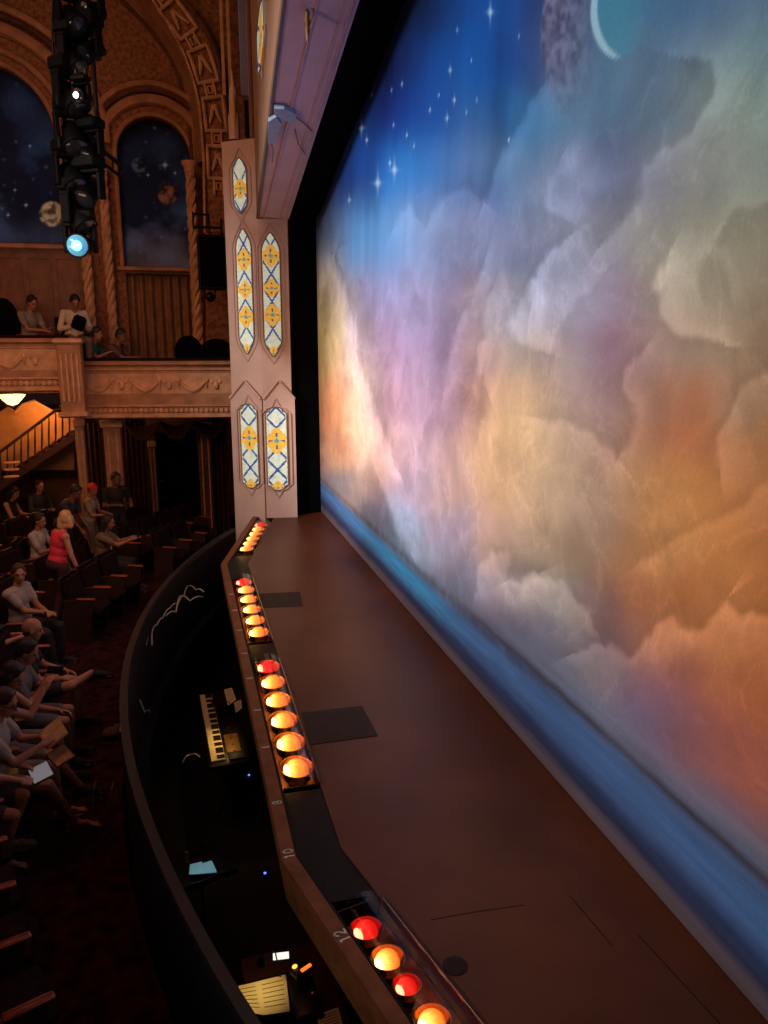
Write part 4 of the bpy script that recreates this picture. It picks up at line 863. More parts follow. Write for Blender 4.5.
def fixture(u, v, ang, tilt, lens, label, size=1.0, y=YT-.25):
    p = W(u, v, y); r = empty('moving_head_light', tuple(p), ang, label, 'stage light', 'moving lights on the truss'); S = size
    R = Matrix.Rotation(tilt, 3, 'X')
    def tf(mb): mb.v = [tuple(R@Vector(q)) for q in mb.v]; return mb
    m = MB(); m.lathe((0, .17*S, 0), [(.07*S, 0), (.105*S, .03*S), (.115*S, .12*S), (.125*S, .27*S), (.14*S, .3*S), (.14*S, .34*S)], 18, axis=(0, -1, 0)); tf(m).build('lamp_head', M['fixture'], r)
    on = lens in ('wl', 'cl')
    m = MB(); m.lathe((0, -.165*S, 0), [(.125*S, 0), (.11*S, .012*S), (.06*S, .03*S), (.01, .036*S)], 18, axis=(0, -1, 0)); lz_ = tf(m).build('lens', M['clr' if lens == 'cl' else 'lensoff'], r)
    if on: m = MB(); m.lathe((0, -.19*S, 0), [(.062*S, 0), (.055*S, .02*S), (.01, .03*S)], 16, axis=(0, -1, 0)); tf(m).build('glowing_bulb', M[lens], lz_)
    m = MB()
    for sx in (-1, 1): m.box((sx*.165*S, 0, .06*S), (.045*S, .11*S, .30*S), bev=.012)
    m.box((0, 0, .22*S), (.375*S, .13*S, .05*S), bev=.012); m.build('yoke', M['fixture'], r)
    m = MB(); m.box((0, 0, .32*S), (.34*S, .24*S, .15*S), bev=.03); m.build('base_box', M['fixture'], r)
    for sx in (-.1, .1): MB().box((sx*S, .02, .43*S), (.03, .05, .09), bev=.008).build('clamp', M['blackmetal'], r)
    return r
fixture(82, 97, -.5, .1, 'wl', 'moving light with a small white glowing lens beside the truss', .6, YT-.6)
fixture(81, 245, -.15, .15, 'cl', 'lowest moving light glowing bright cyan at the foot of the truss', 1.05)
for (u, v, a, t, s_, lb) in [(72, 20, .6, .7, 1, 'dark moving light at the very top of the truss'), (93, 12, -.8, .3, .9, 'dark moving light at the top right of the truss'), (71, 58, 1.0, .9, .95, 'dark moving light at the left of the truss above the mural arch'), (92, 50, -.9, .6, .85, 'dark moving light at the right of the truss, second from the top'), (70, 98, .8, .8, 1.1, 'dark moving light level with the white glowing lamp'), (74, 138, .3, .9, 1.15, 'dark moving light below the white glowing lamp'), (92, 150, -.7, .8, .9, 'dark moving light where the cross arm meets the truss'), (72, 178, .5, .8, 1.1, 'dark moving light left of the truss above the painted moon'), (90, 192, -.6, .7, 1.05, 'dark moving light right of the truss above the cyan lamp'), (78, 216, .9, .9, 1.1, 'dark moving light next above the cyan lamp')]:
    fixture(u, v, a, t, 'lensoff', lb, s_)
pp = W(101, 172, 11.6); pq = W(96, -50, 11.6)
m = MB(); m.tube([(pp.x, 11.6, pp.z), (pp.x, 11.6, pq.z)], .03, 8); pole = m.build('boom_pole', M['blackmetal']); tag(pole, 'thin black boom pole to the right of the truss', 'pole')
a_, b_ = W(74, 128, 11.3), W(122, 166, 11.3); m = MB(); m.tube([a_, b_], .028, 8); m.tube([a_+Vector((0, 0, -.15)), b_+Vector((0, 0, -.15))], .02, 8)
for k in range(6): q = a_.lerp(b_, k/5); m.tube([q, q+Vector((0, 0, -.15))], .012, 6)
tag(m.build('boom_cross_arm', M['blackmetal']), 'slanting black cross arm running from the truss to the narrow mural', 'arm')
def small_par(u, v, lens, label, y=11.5, s_=.5):
    p = W(u, v, y); r = empty('small_lamp', tuple(p), -.2, label, 'stage light'); MB().lathe((0, .12*s_, 0), [(.05*s_, 0), (.1*s_, .05), (.11*s_, .16), (.12*s_, .18)], 14, axis=(0, -1, 0)).build('lamp_can', M['darkplastic'], r)
    MB().lathe((0, -.07, 0), [(.1*s_, 0), (.06*s_, .01), (.01, .014)], 14, axis=(0, -1, 0)).build('lens', M[lens], r); MB().tube([(0, 0, .05), (0, 0, .16)], .01, 6).build('bracket', M['blackmetal'], r)
small_par(103, 14, 'lensoff', 'small lamp near the top of the thin boom pole'); small_par(103, 52, 'lensoff', 'small lamp hanging midway up the thin boom pole'); small_par(98, 57, 'lensoff', 'small lamp clamped left of the thin boom pole')
# loudspeaker
sp_ = W(213, 290, 15.4); s2 = W(213, 236, 15.4); hs = s2.z-sp_.z
spk = empty('loudspeaker', (sp_.x, 15.4, sp_.z), 0, 'tall black loudspeaker hanging between the drape and the column', 'loudspeaker')
MB().box((0, 0, hs/2), (.50, .42, hs), bev=.03).build('cabinet', M['darkplastic'], spk)
MB().box((0, -.215, hs/2), (.44, .02, hs-.08), bev=.008).build('grille', M['black'], spk)
m = MB(); m.tube([(-.3, -.05, hs+.14), (.22, -.05, hs+.14)], .025, 6); m.tube([(-.3, -.05, hs+.36), (-.02, -.05, hs+.36)], .02, 6); m.tube([(-.3, -.05, hs+.1), (-.3, -.05, hs+.4)], .02, 6); m.tube([(-.02, -.05, hs+.02), (-.02, -.05, hs+.38)], .02, 6); m.tube([(.2, -.05, hs), (.2, -.05, hs+.3)], .025, 6); m.build('hanging_bracket', M['blackmetal'], spk)
r = fixture(210, 296, 0, .5, 'lensoff', 'small dark moving light under the loudspeaker', .55, 15.4); r['group'] = ''; del r['group']

# ================================================================ HOUSE FLOOR, PIT
def railx(y): return -.60+.042*(y-7.6)**2
ry = [0.8+(13.5-.8)*k/60 for k in range(61)]
rail = [(railx(y), y) for y in ry]
b = MB(); b.prism([(x-.10, y, -1.25) for x, y in rail]+[(3.0, 13.8, -1.25), (3.0, 19.2, -1.25), (-9, 19.2, -1.25), (-9, .8, -1.25)], (0, 0, .15)); tag(b.build('floor', M['carpet'], smooth=False), 'dark red patterned carpet of the auditorium floor', 'floor', kind='structure')
b = MB(); b.prism([(-1.5, .5, -2.5), (3, .5, -2.5), (3, 14, -2.5), (-1.5, 14, -2.5)], (0, 0, .1)); tag(b.build('pit_floor', M['pit'], smooth=False), 'black floor of the orchestra pit', 'floor', kind='structure')
def ribbon(x0, x1, z0, z1, mk, nm, lb, cat='wall', kind='structure'):
    n = len(rail); vs = []; fs = []
    for x, y in rail: vs += [(x+x0, y, z0), (x+x0, y, z1)]
    for x, y in rail: vs += [(x+x1, y, z0), (x+x1, y, z1)]
    for i in range(n-1):
        a, c_, d, e = 2*i, 2*i+2, 2*n+2*i, 2*n+2*i+2; fs += [(a, c_, c_+1, a+1), (d, d+1, e+1, e), (a+1, c_+1, e+1, d+1), (a, d, e, c_)]
    fs += [(0, 1, 2*n+1, 2*n), (2*n-2, 4*n-2, 4*n-1, 2*n-1)]
    m = MB(); m.add(vs, fs); return tag(m.build(nm, M[mk]), lb, cat, kind=kind)
ribbon(-.06, .0, -2.4, -.23, 'pit', 'wall_pit_house_side', 'curved black wall between the pit and the front row')
ribbon(-.065, .005, -.235, -.18, 'rail', 'trim_6', 'curved padded rail along the top of the pit wall', 'trim')
ribbon(.005, .12, -1.32, -1.25, 'pit', 'trim_7', 'black ledge inside the curved pit wall', 'trim')
# cables hanging inside the pit wall
def cable_px(pts, z, r, label, grp='pale cables on the inside of the pit wall'):
    P = [onz(u, v, z) for u, v in pts]; Q = []
    for i in range(len(P)-1):
        for k in range(5): t = k/5; Q.append(P[i].lerp(P[i+1], t)+Vector((0, 0, .03*math.sin(PI*t))))
    Q.append(P[-1]); m = MB(); m.tube(Q, r, 6); tag(m.build('cable', M['cable']), label, 'cable', grp)
cable_px([(204, 592), (196, 590), (188, 586), (184, 596), (178, 604), (170, 608), (163, 618), (157, 625), (152, 632), (152, 645)], -.45, .008, 'pale cable looping down the far curve of the pit wall')
cable_px([(203, 597), (190, 601), (180, 596), (176, 612), (166, 616)], -.45, .010, 'tangled pale cable nearer the stage on the far pit wall')
cable_px([(157, 625), (150, 634), (146, 645)], -.5, .007, 'short pale cable end hanging on the far pit wall')
cable_px([(127, 712), (124, 722), (120, 732), (123, 720)], -.4, .006, 'pale hooked cable at the middle of the pit wall')
cable_px([(139, 785), (137, 795), (142, 800), (140, 808), (136, 812)], -.4, .009, 'pale clump of cable on the near curve of the pit wall')
cable_px([(134, 690), (145, 713), (150, 712)], -.9, .008, 'pale cable on the pit floor side of the wall near the keyboard')
cable_px([(183, 762), (190, 755), (200, 757)], -1.6, .007, 'thin cable trailing left of the keyboard')
# ---------------------------------------------------------------- keyboard instrument
kz = -1.55; ka = onz(199, 695, kz); kb = onz(211, 763, kz); kd = (ka-kb); Lk_ = kd.length; kang = math.atan2(kd.y, kd.x)
K = empty('stage_keyboard', tuple(kb), kang, 'electric keyboard with cream and black keys standing in the pit', 'keyboard')  # local x along keys, local -y towards the stage
Wd = .42
MB().box((Lk_/2, -Wd/2, -.06), (Lk_+.06, Wd+.03, .09), bev=.02).build('keyboard_case', M['darkplastic'], K)
n_w = 42
for k in range(n_w): x0 = .02+(Lk_-.04)*k/n_w; MB().box((x0+(Lk_-.04)/n_w/2, -.085, -.005), ((Lk_-.04)/n_w-.003, .155, .03), bev=.003).build('white_key', M['ivory'], K, smooth=False)
for k in range(n_w-1):
    if k % 7 in (2, 6): continue
    x0 = .02+(Lk_-.04)*(k+1)/n_w; MB().box((x0, -.115, .015), (.016, .095, .02), taper=.8).build('black_key', M['ebony'], K, smooth=False)
m = MB(); m.box((Lk_/2, -.30, .0), (Lk_, .20, .03), bev=.01); cpn = m.build('control_panel', M['blackmetal'], K)
for k in range(8): MB().lathe((.15+k*.14, -.27, .015), [(.012, 0), (.011, .015), (.004, .016)], 10).build('knob', M['chrome'], cpn)
MB().box((.34, -.27, .02), (.42, .16, .02), bev=.005).build('display_panel', M['gilt'], cpn)
for x in (.2, Lk_-.2): m = MB(); m.tube([(x, -.03, -.1), (x, -.40, -.83)], .018, 8); m.tube([(x, -.40, -.1), (x, -.03, -.83)], .018, 8); m.build('stand_leg', M['blackmetal'], K)
def quad_px(pts, z, th=.004): return [onz(u, v, z) for u, v in pts]
def sheet(pts, z, label, mk='paper', lines=True, grp=None, th=.006, nm='sheet_music'):
    P = quad_px(pts, z); c0 = sum(P, Vector())/4; r = empty(nm, tuple(c0), 0, label, 'sheet music', grp)
    MB().prism([p-c0 for p in P], (0, 0, th)).build('page', M[mk], r, smooth=False)
    if lines:
        m = MB()
        for k in range(6):
            t = .14+.13*k; a = P[0].lerp(P[3], t).lerp(P[1].lerp(P[2], t), .1)-c0; b2 = P[0].lerp(P[3], t).lerp(P[1].lerp(P[2], t), .88)-c0; d = b2-a; m.box((a+b2)/2+Vector((0, 0, th+.0008)), (d.length, .0045, .0015), rz3(math.atan2(d.y, d.x)))
        m.build('printed_staves', M['ink'], r, smooth=False)
    return r
sheet([(224, 690), (232, 688), (236, 700), (228, 706)], -1.35, 'small lit page standing behind the keyboard', grp=None)
sheet([(234, 703), (241, 700), (242, 708), (236, 713)], -1.3, 'second small page behind the keyboard near the stage fascia')
def stand(u, v, z, rot, label, grp='black music stands in the pit'):
    p = onz(u, v, z); r = empty('music_stand', (p.x, p.y, -2.4), rot, label, 'music stand', grp); h = z+2.4
    m = MB(); m.box((0, 0, h-.02), (.5, .34, .012), bev=.004); m.build('desk', M['blackmetal'], r); m = MB(); m.box((0, -.175, h+.0), (.5, .012, .05)); m.build('lip', M['blackmetal'], r)
    MB().tube([(0, 0, .2), (0, 0, h-.03)], .012, 8).build('pole', M['blackmetal'], r)
    for k in range(3): a = k*2*PI/3; MB().tube([(0, 0, .25), (.26*math.cos(a), .26*math.sin(a), .02)], .011, 6).build('leg', M['blackmetal'], r)
    return r
stand(233, 700, -1.4, .2, 'black music stand behind the electric keyboard')
stand(262, 996, -1.32, .05, 'black music stand carrying the large lit score at the bottom')
stand(201, 869, -1.33, .3, 'black music stand carrying the cyan lit page')
sheet([(229, 989), (258, 982), (263, 1016), (246, 1012)], -1.28, 'left page of the large lit score at the bottom of the pit', grp=None)
sheet([(258, 982), (286, 975), (290, 1012), (263, 1016)], -1.28, 'right page of the large lit score at the bottom of the pit')
sheet([(316, 1016), (338, 1008), (344, 1030), (322, 1036)], -1.3, 'pale page under the stage lip at the bottom edge')
M['cyanpaper'] = mat('cyan_lit_paper', (.45, .75, .8), .8, nscale=5, namt=.04)  # cyan of the light on the page is also put into the paper colour
sheet([(190, 865), (202, 862), (205, 874), (189, 875)], -1.29, 'crumpled cyan lit page in the dark pit, left half', 'cyanpaper', False)
sheet([(202, 864), (212, 861), (217, 873), (205, 874)], -1.28, 'crumpled cyan lit page in the dark pit, right half', 'cyanpaper', False)
p = onz(188, 875, -1.5); m = MB(); m.box((p.x, p.y, -1.4), (.03, .02, .26), bev=.006); tag(m.build('orange_post', mat('orange_wood', (.5, .16, .05), .6, nscale=8, namt=.2)), 'short orange brown post beside the cyan pages', 'post')
p = onz(167, 880, -1.2); m = MB(); m.box((p.x, p.y, -1.2), (.10, .05, .14), bev=.01); tag(m.build('tan_box', M['plaster']), 'small tan box against the near pit wall', 'box')
# desk, phone, red lit gadget, console under the stage lip
M['screen'] = mat('lit_phone_screen', (.8, .85, .8), .2, emit=1.3, ecol=(.8, .85, .7)); M['redlit'] = mat('red_indicator', (.9, .1, .02), .3, emit=1.6, ecol=(1, .16, .02))
p = onz(281, 957, -1.2); ph = empty('small_lit_screen', tuple(p), -.1, 'small white lit screen above the large score', 'screen'); MB().box((0, 0, 0), (.12, .07, .014), bev=.004).build('casing', M['darkplastic'], ph); MB().box((0, 0, .009), (.11, .06, .004)).build('display', M['screen'], ph)
p = onz(301, 968, -1.15); g_ = empty('red_lit_gadget', tuple(p), .5, 'small box with red and orange glowing lights next to the small screen', 'gadget'); MB().box((0, 0, -.02), (.13, .09, .05), bev=.008).build('casing', M['darkplastic'], g_); MB().box((.02, -.03, .01), (.08, .02, .012)).build('red_light', M['redlit'], g_)
MB().ell((-.03, .03, .012), (.02, .015, .01)).build('amber_light', M['amber'], g_)
p = onz(305, 994, -1.25); c_ = empty('mixing_console', (p.x, p.y, -1.25), .05, 'dark console box beside the large lit score', 'console'); MB().box((0, 0, -.06), (.18, .34, .1), bev=.015).build('casing', M['darkplastic'], c_)
for k in range(5): MB().lathe((.05, -.12+k*.055, -.01), [(.01, 0), (.009, .014)], 8).build('knob', M['chrome'], c_)
p = onz(300, 985, -1.35); t_ = empty('pit_desk', (p.x-.05, p.y, -2.4), .05, 'dark wooden desk in the pit under the near stage lip', 'desk'); MB().box((0, 0, 1.0), (.62, .8, .035), bev=.008).build('desk_top', M['rimdark'], t_)
for sx in (-.28, .28):
    for sy in (-.36, .36): MB().box((sx, sy, .49), (.04, .04, .98)).build('leg', M['blackmetal'], t_)
for (u, v, s_) in ((265, 873, 'near the fascia below number 10'), (249, 775, 'beside the lower end of the keyboard')):
    p = onz(u, v, -1.3); m = MB(); m.box((p.x, p.y, -1.33), (.07, .05, .05), bev=.01); o = m.build('equipment_pack', M['darkplastic']); tag(o, 'tiny black pack with a blue light '+s_, 'gadget'); MB().ell((0, 0, .055), (.011, .011, .008), nu=8, nv=5).build('blue_light', M['bluled'], o)
# conductor goose-neck lamps
def stand_lamp(u, v, z, col, pw, label):
    p = onz(u, v, z); r = empty('stand_lamp', tuple(p), 0, label, 'lamp'); MB().lathe((0, 0, .16), [(.03, 0), (.028, .03), (.012, .05)], 12).build('lamp_shade', M['blackmetal'], r)
    MB().tube([(0, 0, .2), (.04, .02, .26), (.1, .05, .2), (.13, .06, -.02)], .005, 6).build('gooseneck', M['blackmetal'], r)
    l = bpy.data.lights.new('stand_lamp_light', 'SPOT'); l.energy = pw; l.color = col; l.spot_size = 1.9; l.spot_blend = .5; l.shadow_soft_size = .02; lo = bpy.data.objects.new('stand_lamp_light', l); lo.location = p+Vector((0, 0, .15)); C.objects.link(lo)
stand_lamp(262, 985, -1.22, (1, .66, .2), 1.3, 'tiny goose neck lamp over the large lit score')
stand_lamp(202, 864, -1.22, (.45, .9, 1), .55, 'tiny goose neck lamp over the cyan pages')
stand_lamp(222, 722, -1.25, (1, .62, .2), 6, 'tiny goose neck lamp over the electric keyboard')

# ================================================================ SEATS
FZ = -1.1
M['seatback'] = mat('seat_back_board', (.02, .008, .006), .5, nscale=9, namt=.2)
def make_seat():
    r = empty('theatre_seat', (0, 0, 0), 0)
    m = MB(); m.box((.02, 0, .43), (.40, .46, .11), bev=.04); m.build('seat_cushion', M['seatred'], r)
    m = MB(); m.box((-.22, 0, .66), (.09, .47, .50), Matrix.Rotation(-.16, 3, 'Y'), bev=.04); m.build('backrest', M['seatred'], r)
    m = MB(); m.box((-.275, 0, .65), (.02, .48, .54), Matrix.Rotation(-.16, 3, 'Y'), bev=.008); m.build('back_panel', M['seatback'], r)
    for sy in (-1, 1):
        m = MB(); m.box((.07, sy*.27, .635), (.26, .05, .03), bev=.012); m.build('armrest', M['seatarm'], r)
        m = MB(); m.prism([(-.26, sy*.27-.015, .0), (.10, sy*.27-.015, .0), (.16, sy*.27-.015, .62), (-.24, sy*.27-.015, .62)], (0, .03, 0)); m.build('side_standard', M['iron'], r, smooth=False)
    return r
seat0 = make_seat(); seat_used = False; SEATS = []
def rowx(k, y): return -1.86-.88*k+.05*(y-8)**2
# ================================================================ PEOPLE
HAIRS = {'brown': (.045, .02, .012), 'dark': (.012, .008, .007), 'blond': (.55, .33, .16), 'grey': (.3, .27, .25), 'skin': None}
def pmat(key, col, rough=.8): 
    if key not in M: M[key] = mat(key, col, rough, nscale=25, namt=.12)
    return M[key]
def remesh(mb, name, m, parent, vox=.011, sm=4, origin=(0, 0, 0)):
    me = bpy.data.meshes.new(name+'_t'); me.from_pydata(mb.v, [], mb.f); o = bpy.data.objects.new(name+'_t', me); C.objects.link(o)
    bm = bmesh.new(); bm.from_mesh(me); bmesh.ops.recalc_face_normals(bm, faces=bm.faces); bm.to_mesh(me); bm.free()
    md = o.modifiers.new('r', 'REMESH'); md.mode = 'VOXEL'; md.voxel_size = vox
    if sm: s = o.modifiers.new('s', 'SMOOTH'); s.factor = .5; s.iterations = sm
    dg = bpy.context.evaluated_depsgraph_get(); e = o.evaluated_get(dg); nm = bpy.data.meshes.new_from_object(e); nm.name = name
    bpy.data.objects.remove(o); nm.materials.clear(); nm.materials.append(m); nm.polygons.foreach_set('use_smooth', [True]*len(nm.polygons))
    ob = bpy.data.objects.new(name, nm); C.objects.link(ob); ob.parent = parent; return ob
def ik(a, b, l1, l2, pole):
    a = Vector(a); b = Vector(b); d = b-a; L = min(d.length, (l1+l2)*.995); dn = d.normalized(); b = a+dn*L
    x = (l1*l1-l2*l2+L*L)/(2*L); h = math.sqrt(max(0, l1*l1-x*x)); p = Vector(pole); p = p-dn*p.dot(dn); p.normalize(); return a+dn*x+p*h, b
def person(label, head_px=None, sit=True, yaw=0, lean=.05, side=0, hyaw=0, hpitch=.15, hands=None, feet=None, knees=None, skin=(.42, .2, .12), top=('top', (.2, .2, .2)), sleeve='short', bottom=('bot', (.03, .03, .04)), leg='long', hair=('dark', 'short'), hat=None, glasses=False, vox=.0105, ypos=None, gz=FZ, group=None, shoes=('shoe', (.02, .02, .02)), scale=1.0, seat=True, curl=1.0, palms=None, bare=False):
    # local frame: facing +X, z up, origin on the floor
    hip = Vector((0, 0, .56 if sit else .93)); cL, sL = math.cos(lean), math.sin(lean)
    def sp(h, x=0, y=0): return hip+Vector((sL*h+x*cL, y+side*h, cL*h-x*sL))
    neck = sp(.50); headc = neck+Vector((.055+.10*sL+.05*hpitch, side*.16, .155-.04*hpitch)); shz = sp(.45)
    # head matrix
    Rh = Matrix.Rotation(hyaw, 3, 'Z')@Matrix.Rotation(hpitch, 3, 'Y')
    def hp(x, y, z): return headc+Rh@Vector((x, y, z))
    body = MB()
    body.ell(hip+Vector((-.01, 0, .02)), (.12, .165, .13)); body.ell(sp(.16), (.10, .135, .15)); body.ell(sp(.33, .0), (.115, .155, .17)); body.cap(sp(.42, -.01, -.12), sp(.42, -.01, .12), .07, .07)
    body.cap(neck-Vector((0, 0, .06)), headc-Rh@Vector((.02, 0, .05)), .056, .052)
    body.ell(hp(-.008, 0, .03), (.098, .076, .098), Rh); body.ell(hp(.028, 0, -.035), (.066, .058, .082), Rh); body.ell(hp(.055, 0, -.095), (.028, .030, .022), Rh)
    body.cap(hp(.088, 0, .012), hp(.108, 0, -.028), .010, .015, 8); body.cap(hp(.083, -.03, .028), hp(.083, .03, .028), .012, .012, 8)
    body.cap(hp(.082, -.018, -.066), hp(.082, .018, -.066), .008, .008, 6)
    for s in (-1, 1): body.ell(hp(-.005, s*.078, -.005), (.018, .009, .032), Rh, 8, 6)
    hands = hands or [(.34, -.13, .66), (.34, .13, .66)]; hands = [Vector(h) for h in hands]
    sh = [sp(.43, 0, s*.178) for s in (-1, 1)]; elb = []; wr = []
    for k, s in enumerate((-1, 1)):
        e, w = ik(sh[k], hands[k], .285, .25, (-.35, s*.55, -.9)); elb.append(e); wr.append(w)
        body.ell(sh[k], (.058, .058, .058)); body.cap(sh[k], e, .050, .038); body.cap(e, w, .039, .025)
        d = (w-e).normalized(); pn = Vector(palms[k] if palms else (.1, -s*.5, -.85)); pn = (pn-d*pn.dot(d)).normalized(); sd = d.cross(pn).normalized()
        thumb_dir = sd if sd.dot(Vector((0, -s, .25))) > 0 else -sd
        pc = w+d*.045; R = Matrix((d, sd, pn)).transposed(); body.box(pc, (.095, .078, .026), R, bev=.011)
        for f in range(4):
            off = (-.031+f*.0208); tip = [.074, .082, .078, .062][f if thumb_dir.dot(sd) < 0 else 3-f]
            p = w+d*.088+sd*off; dirn = d.copy(); segs = [tip*.45, tip*.32, tip*.25]; ang = 0
            for j, L in enumerate(segs):
                ang += [.35, .55, .45][j]*curl; q = p+(d*math.cos(ang)+pn*math.sin(ang))*L; body.cap(p, q, .0092-.0008*j, .0086-.0008*j, 6); p = q
        p = w+d*.03+thumb_dir*.034; q = p+(d*.55+thumb_dir*.5+pn*.4).normalized()*.038; body.cap(p, q, .012, .0105, 6); body.cap(q, q+(d*.85+pn*.5).normalized()*.03, .0105, .009, 6)
    if sit: feet = feet or [(.50, -.12, .07), (.46, .12, .07)]; kp = (.9, 0, .75)
    else: feet = feet or [(.02, -.10, .07), (-.04, .10, .07)]; kp = (1, 0, 0)
    feet = [Vector(f) for f in feet]; hj = [hip+Vector((.02, s*.09, -.03)) for s in (-1, 1)]; kn = []; an = []
    for k, s in enumerate((-1, 1)):
        kk, a = ik(hj[k], feet[k], .43, .42, knees[k] if knees else (kp[0], s*.12, kp[2])); kn.append(kk); an.append(a)
        body.cap(hj[k], kk, .082, .056); body.cap(kk, a, .054, .034); mid = kk.lerp(a, .3); body.ell(mid-Vector((.012, 0, 0)), (.05, .047, .07))
        toe = Vector((.17, s*.03, -.045)); body.cap(a+Vector((-.04, 0, -.04)), a+toe*.6, .03, .030); body.cap(a+Vector((0, 0, -.02)), a+toe, .034, .022); 
        for t in range(4): body.cap(a+toe*.9+Vector((0, (t-1.5)*.016, 0)), a+toe+Vector((.03-.004*abs(t-1), (t-1.5)*.019, -.002)), .011, .009, 6)
    # place so that the head sits on its line of sight
    Rz = rz3(yaw); hl = Rz@(headc*scale)
    if ypos is None: h = onz(*head_px, gz+hl.z)
    else: h = ony(*head_px, ypos)
    base = h-hl
    if ypos is not None and gz is not None: base.z = h.z-hl.z
    r = empty('person', tuple(base), yaw, label, 'person', group); r.scale = (scale,)*3
    remesh(body, 'body', pmat('skin%.2f%.2f' % skin[:2], skin, .55), r, vox, 3)
    # clothes
    c = MB(); gr = .014
    c.ell(sp(.06), (.13, .172, .12)); c.ell(sp(.17), (.118, .152, .16)); c.ell(sp(.33), (.128, .172, .165)); c.cap(sp(.42, -.01, -.13), sp(.42, -.01, .13), .080, .080); c.ell(sp(.455), (.075, .10, .05))
    for k in range(2):
        c.ell(sh[k], (.072, .072, .072)) if sleeve != 'none' else c.ell(sh[k].lerp(sp(.43), .3), (.062, .05, .07))
        if sleeve == 'short': c.cap(sh[k], sh[k].lerp(elb[k], .62), .066, .060)
        if sleeve == 'long': c.cap(sh[k], elb[k], .066, .054); c.cap(elb[k], elb[k].lerp(wr[k], .9), .054, .042)
    remesh(c, 'shirt', pmat(*top), r, vox*1.1, 5)
    c = MB(); c.ell(hip+Vector((-.01, 0, .0)), (.14, .182, .13))
    ext = {'long': .93, 'short': 0, 'skirt': 0, 'mid': .25}[leg]
    for k in range(2):
        c.cap(hj[k], hj[k].lerp(kn[k], 1 if leg != 'short' else .78), .098, .074)
        if ext: c.cap(kn[k], kn[k].lerp(an[k], ext), .072, .054 if leg == 'long' else .07)
    if leg == 'skirt': c.cap(hj[0].lerp(hj[1], .5), kn[0].lerp(kn[1], .5)*1.0-Vector((.03, 0, 0)), .12, .09)
    remesh(c, 'trousers' if leg == 'long' else ('skirt' if leg == 'skirt' else 'shorts'), pmat(*bottom), r, vox*1.15, 5)
    for k, s in enumerate((-1, 1)):
        if bare: 
            c = MB(); a = an[k]; c.prism([a+Vector(q) for q in ((-.07, -.04, -.078), (.12, -.045, -.078), (.21, s*.03-.03, -.078), (.21, s*.03+.03, -.078), (.12, .045, -.078), (-.07, .04, -.078))], (0, 0, .014))
            c.tube([a+Vector((.10, -.045, -.065)), a+Vector((.10, 0, -.005)), a+Vector((.10, .045, -.065))], .007, 6); c.build('sandal', pmat(*shoes), r)
        else:
            c = MB(); a = an[k]; toe = Vector((.19, s*.03, -.045)); c.cap(a+Vector((-.045, 0, -.04)), a+toe*.6, .040, .042); c.cap(a+Vector((0, 0, -.01)), a+toe, .044, .033); c.box(a+Vector((.07, s*.012, -.072)), (.30, .085, .02), bev=.009); remesh(c, 'shoe', pmat(*shoes), r, .012, 2)
    # hair
    hc, style = hair
    if style != 'bald':
        c = MB(); c.ell(hp(-.022, 0, .048), (.100, .085, .094), Rh); c.ell(hp(-.05, 0, .01), (.07, .082, .085), Rh)
        for s in (-1, 1): c.cap(hp(-.02, s*.07, .05), hp(-.03, s*.076, -.02), .024, .018)
        c.cap(hp(.045, -.035, .105), hp(.045, .035, .105), .020, .020); c.cap(hp(.05, -.05, .07), hp(.01, -.07, .03), .016, .016); c.cap(hp(.05, .05, .07), hp(.01, .07, .03), .016, .016)
        if style == 'long':
            for s in (-1, 0, 1): c.cap(hp(-.05, s*.062, .0), hp(-.07, s*.085, -.24), .045, .032)
            for s in (-1, 1): c.cap(hp(.01, s*.078, .03), hp(-.02, s*.092, -.20), .026, .02)
        if style == 'bob':
            for s in (-1, 0, 1): c.cap(hp(-.05, s*.062, .0), hp(-.055, s*.075, -.10), .048, .042)
            for s in (-1, 1): c.cap(hp(.01, s*.078, .03), hp(.0, s*.085, -.08), .028, .024)
        if style == 'bun': c.ell(hp(-.125, 0, .06), (.045, .048, .045))
        m_ = pmat('hair_'+hc, HAIRS[hc], .6); remesh(c, 'hair', m_, r, .011, 2)
    else:
        c = MB()
        for s in (-1, 1): c.cap(hp(-.03, s*.072, .0), hp(-.075, s*.045, -.03), .014, .016)
        remesh(c, 'hair', pmat('hair_dark', HAIRS['dark'], .6), r, .009, 1)
    for s in (-1, 1): MB().ell(hp(.080, s*.030, .004), (.010, .012, .007), Rh, 8, 6).build('eye', pmat('eye_dark', (.02, .015, .012), .2), r)
    MB().ell(hp(.090, 0, -.066), (.006, .021, .007), Rh, 8, 6).build('lips', pmat('lips', (.3, .09, .07), .5), r)
    for s in (-1, 1): MB().cap(hp(.092, s*.018, .026), hp(.084, s*.046, .028), .004, .003, 6).build('eyebrow', pmat('hair_'+('dark' if hc == 'skin' else hc), HAIRS['dark'], .6), r)
    if glasses:
        c = MB()
        for s in (-1, 1): c.tube([hp(.105, s*.032+.022*math.cos(a), .003+.017*math.sin(a)) for a in [2*PI*q/12 for q in range(12)]], .003, 5, closed=True); c.tube([hp(.1, s*.055, .006), hp(.0, s*.082, .01)], .003, 5)
        c.build('glasses', M['blackmetal'], r)
    if hat:
        kind, hcol = hat; c = MB()
        if kind == 'cap': c.ell(hp(-.012, 0, .065), (.108, .092, .078), Rh); c.ell(hp(.11, 0, .055), (.075, .07, .012), Rh)
        elif kind == 'bandana': c.ell(hp(-.02, 0, .055), (.110, .095, .09), Rh); c.cap(hp(-.12, 0, .03), hp(-.15, 0, -.06), .02, .012)
        remesh(c, 'cap' if kind == 'cap' else 'headscarf', pmat(*hcol), r, .010, 1)
    Wm = Matrix.Translation(base)@Matrix.Rotation(yaw, 4, 'Z')@Matrix.Scale(scale, 4)
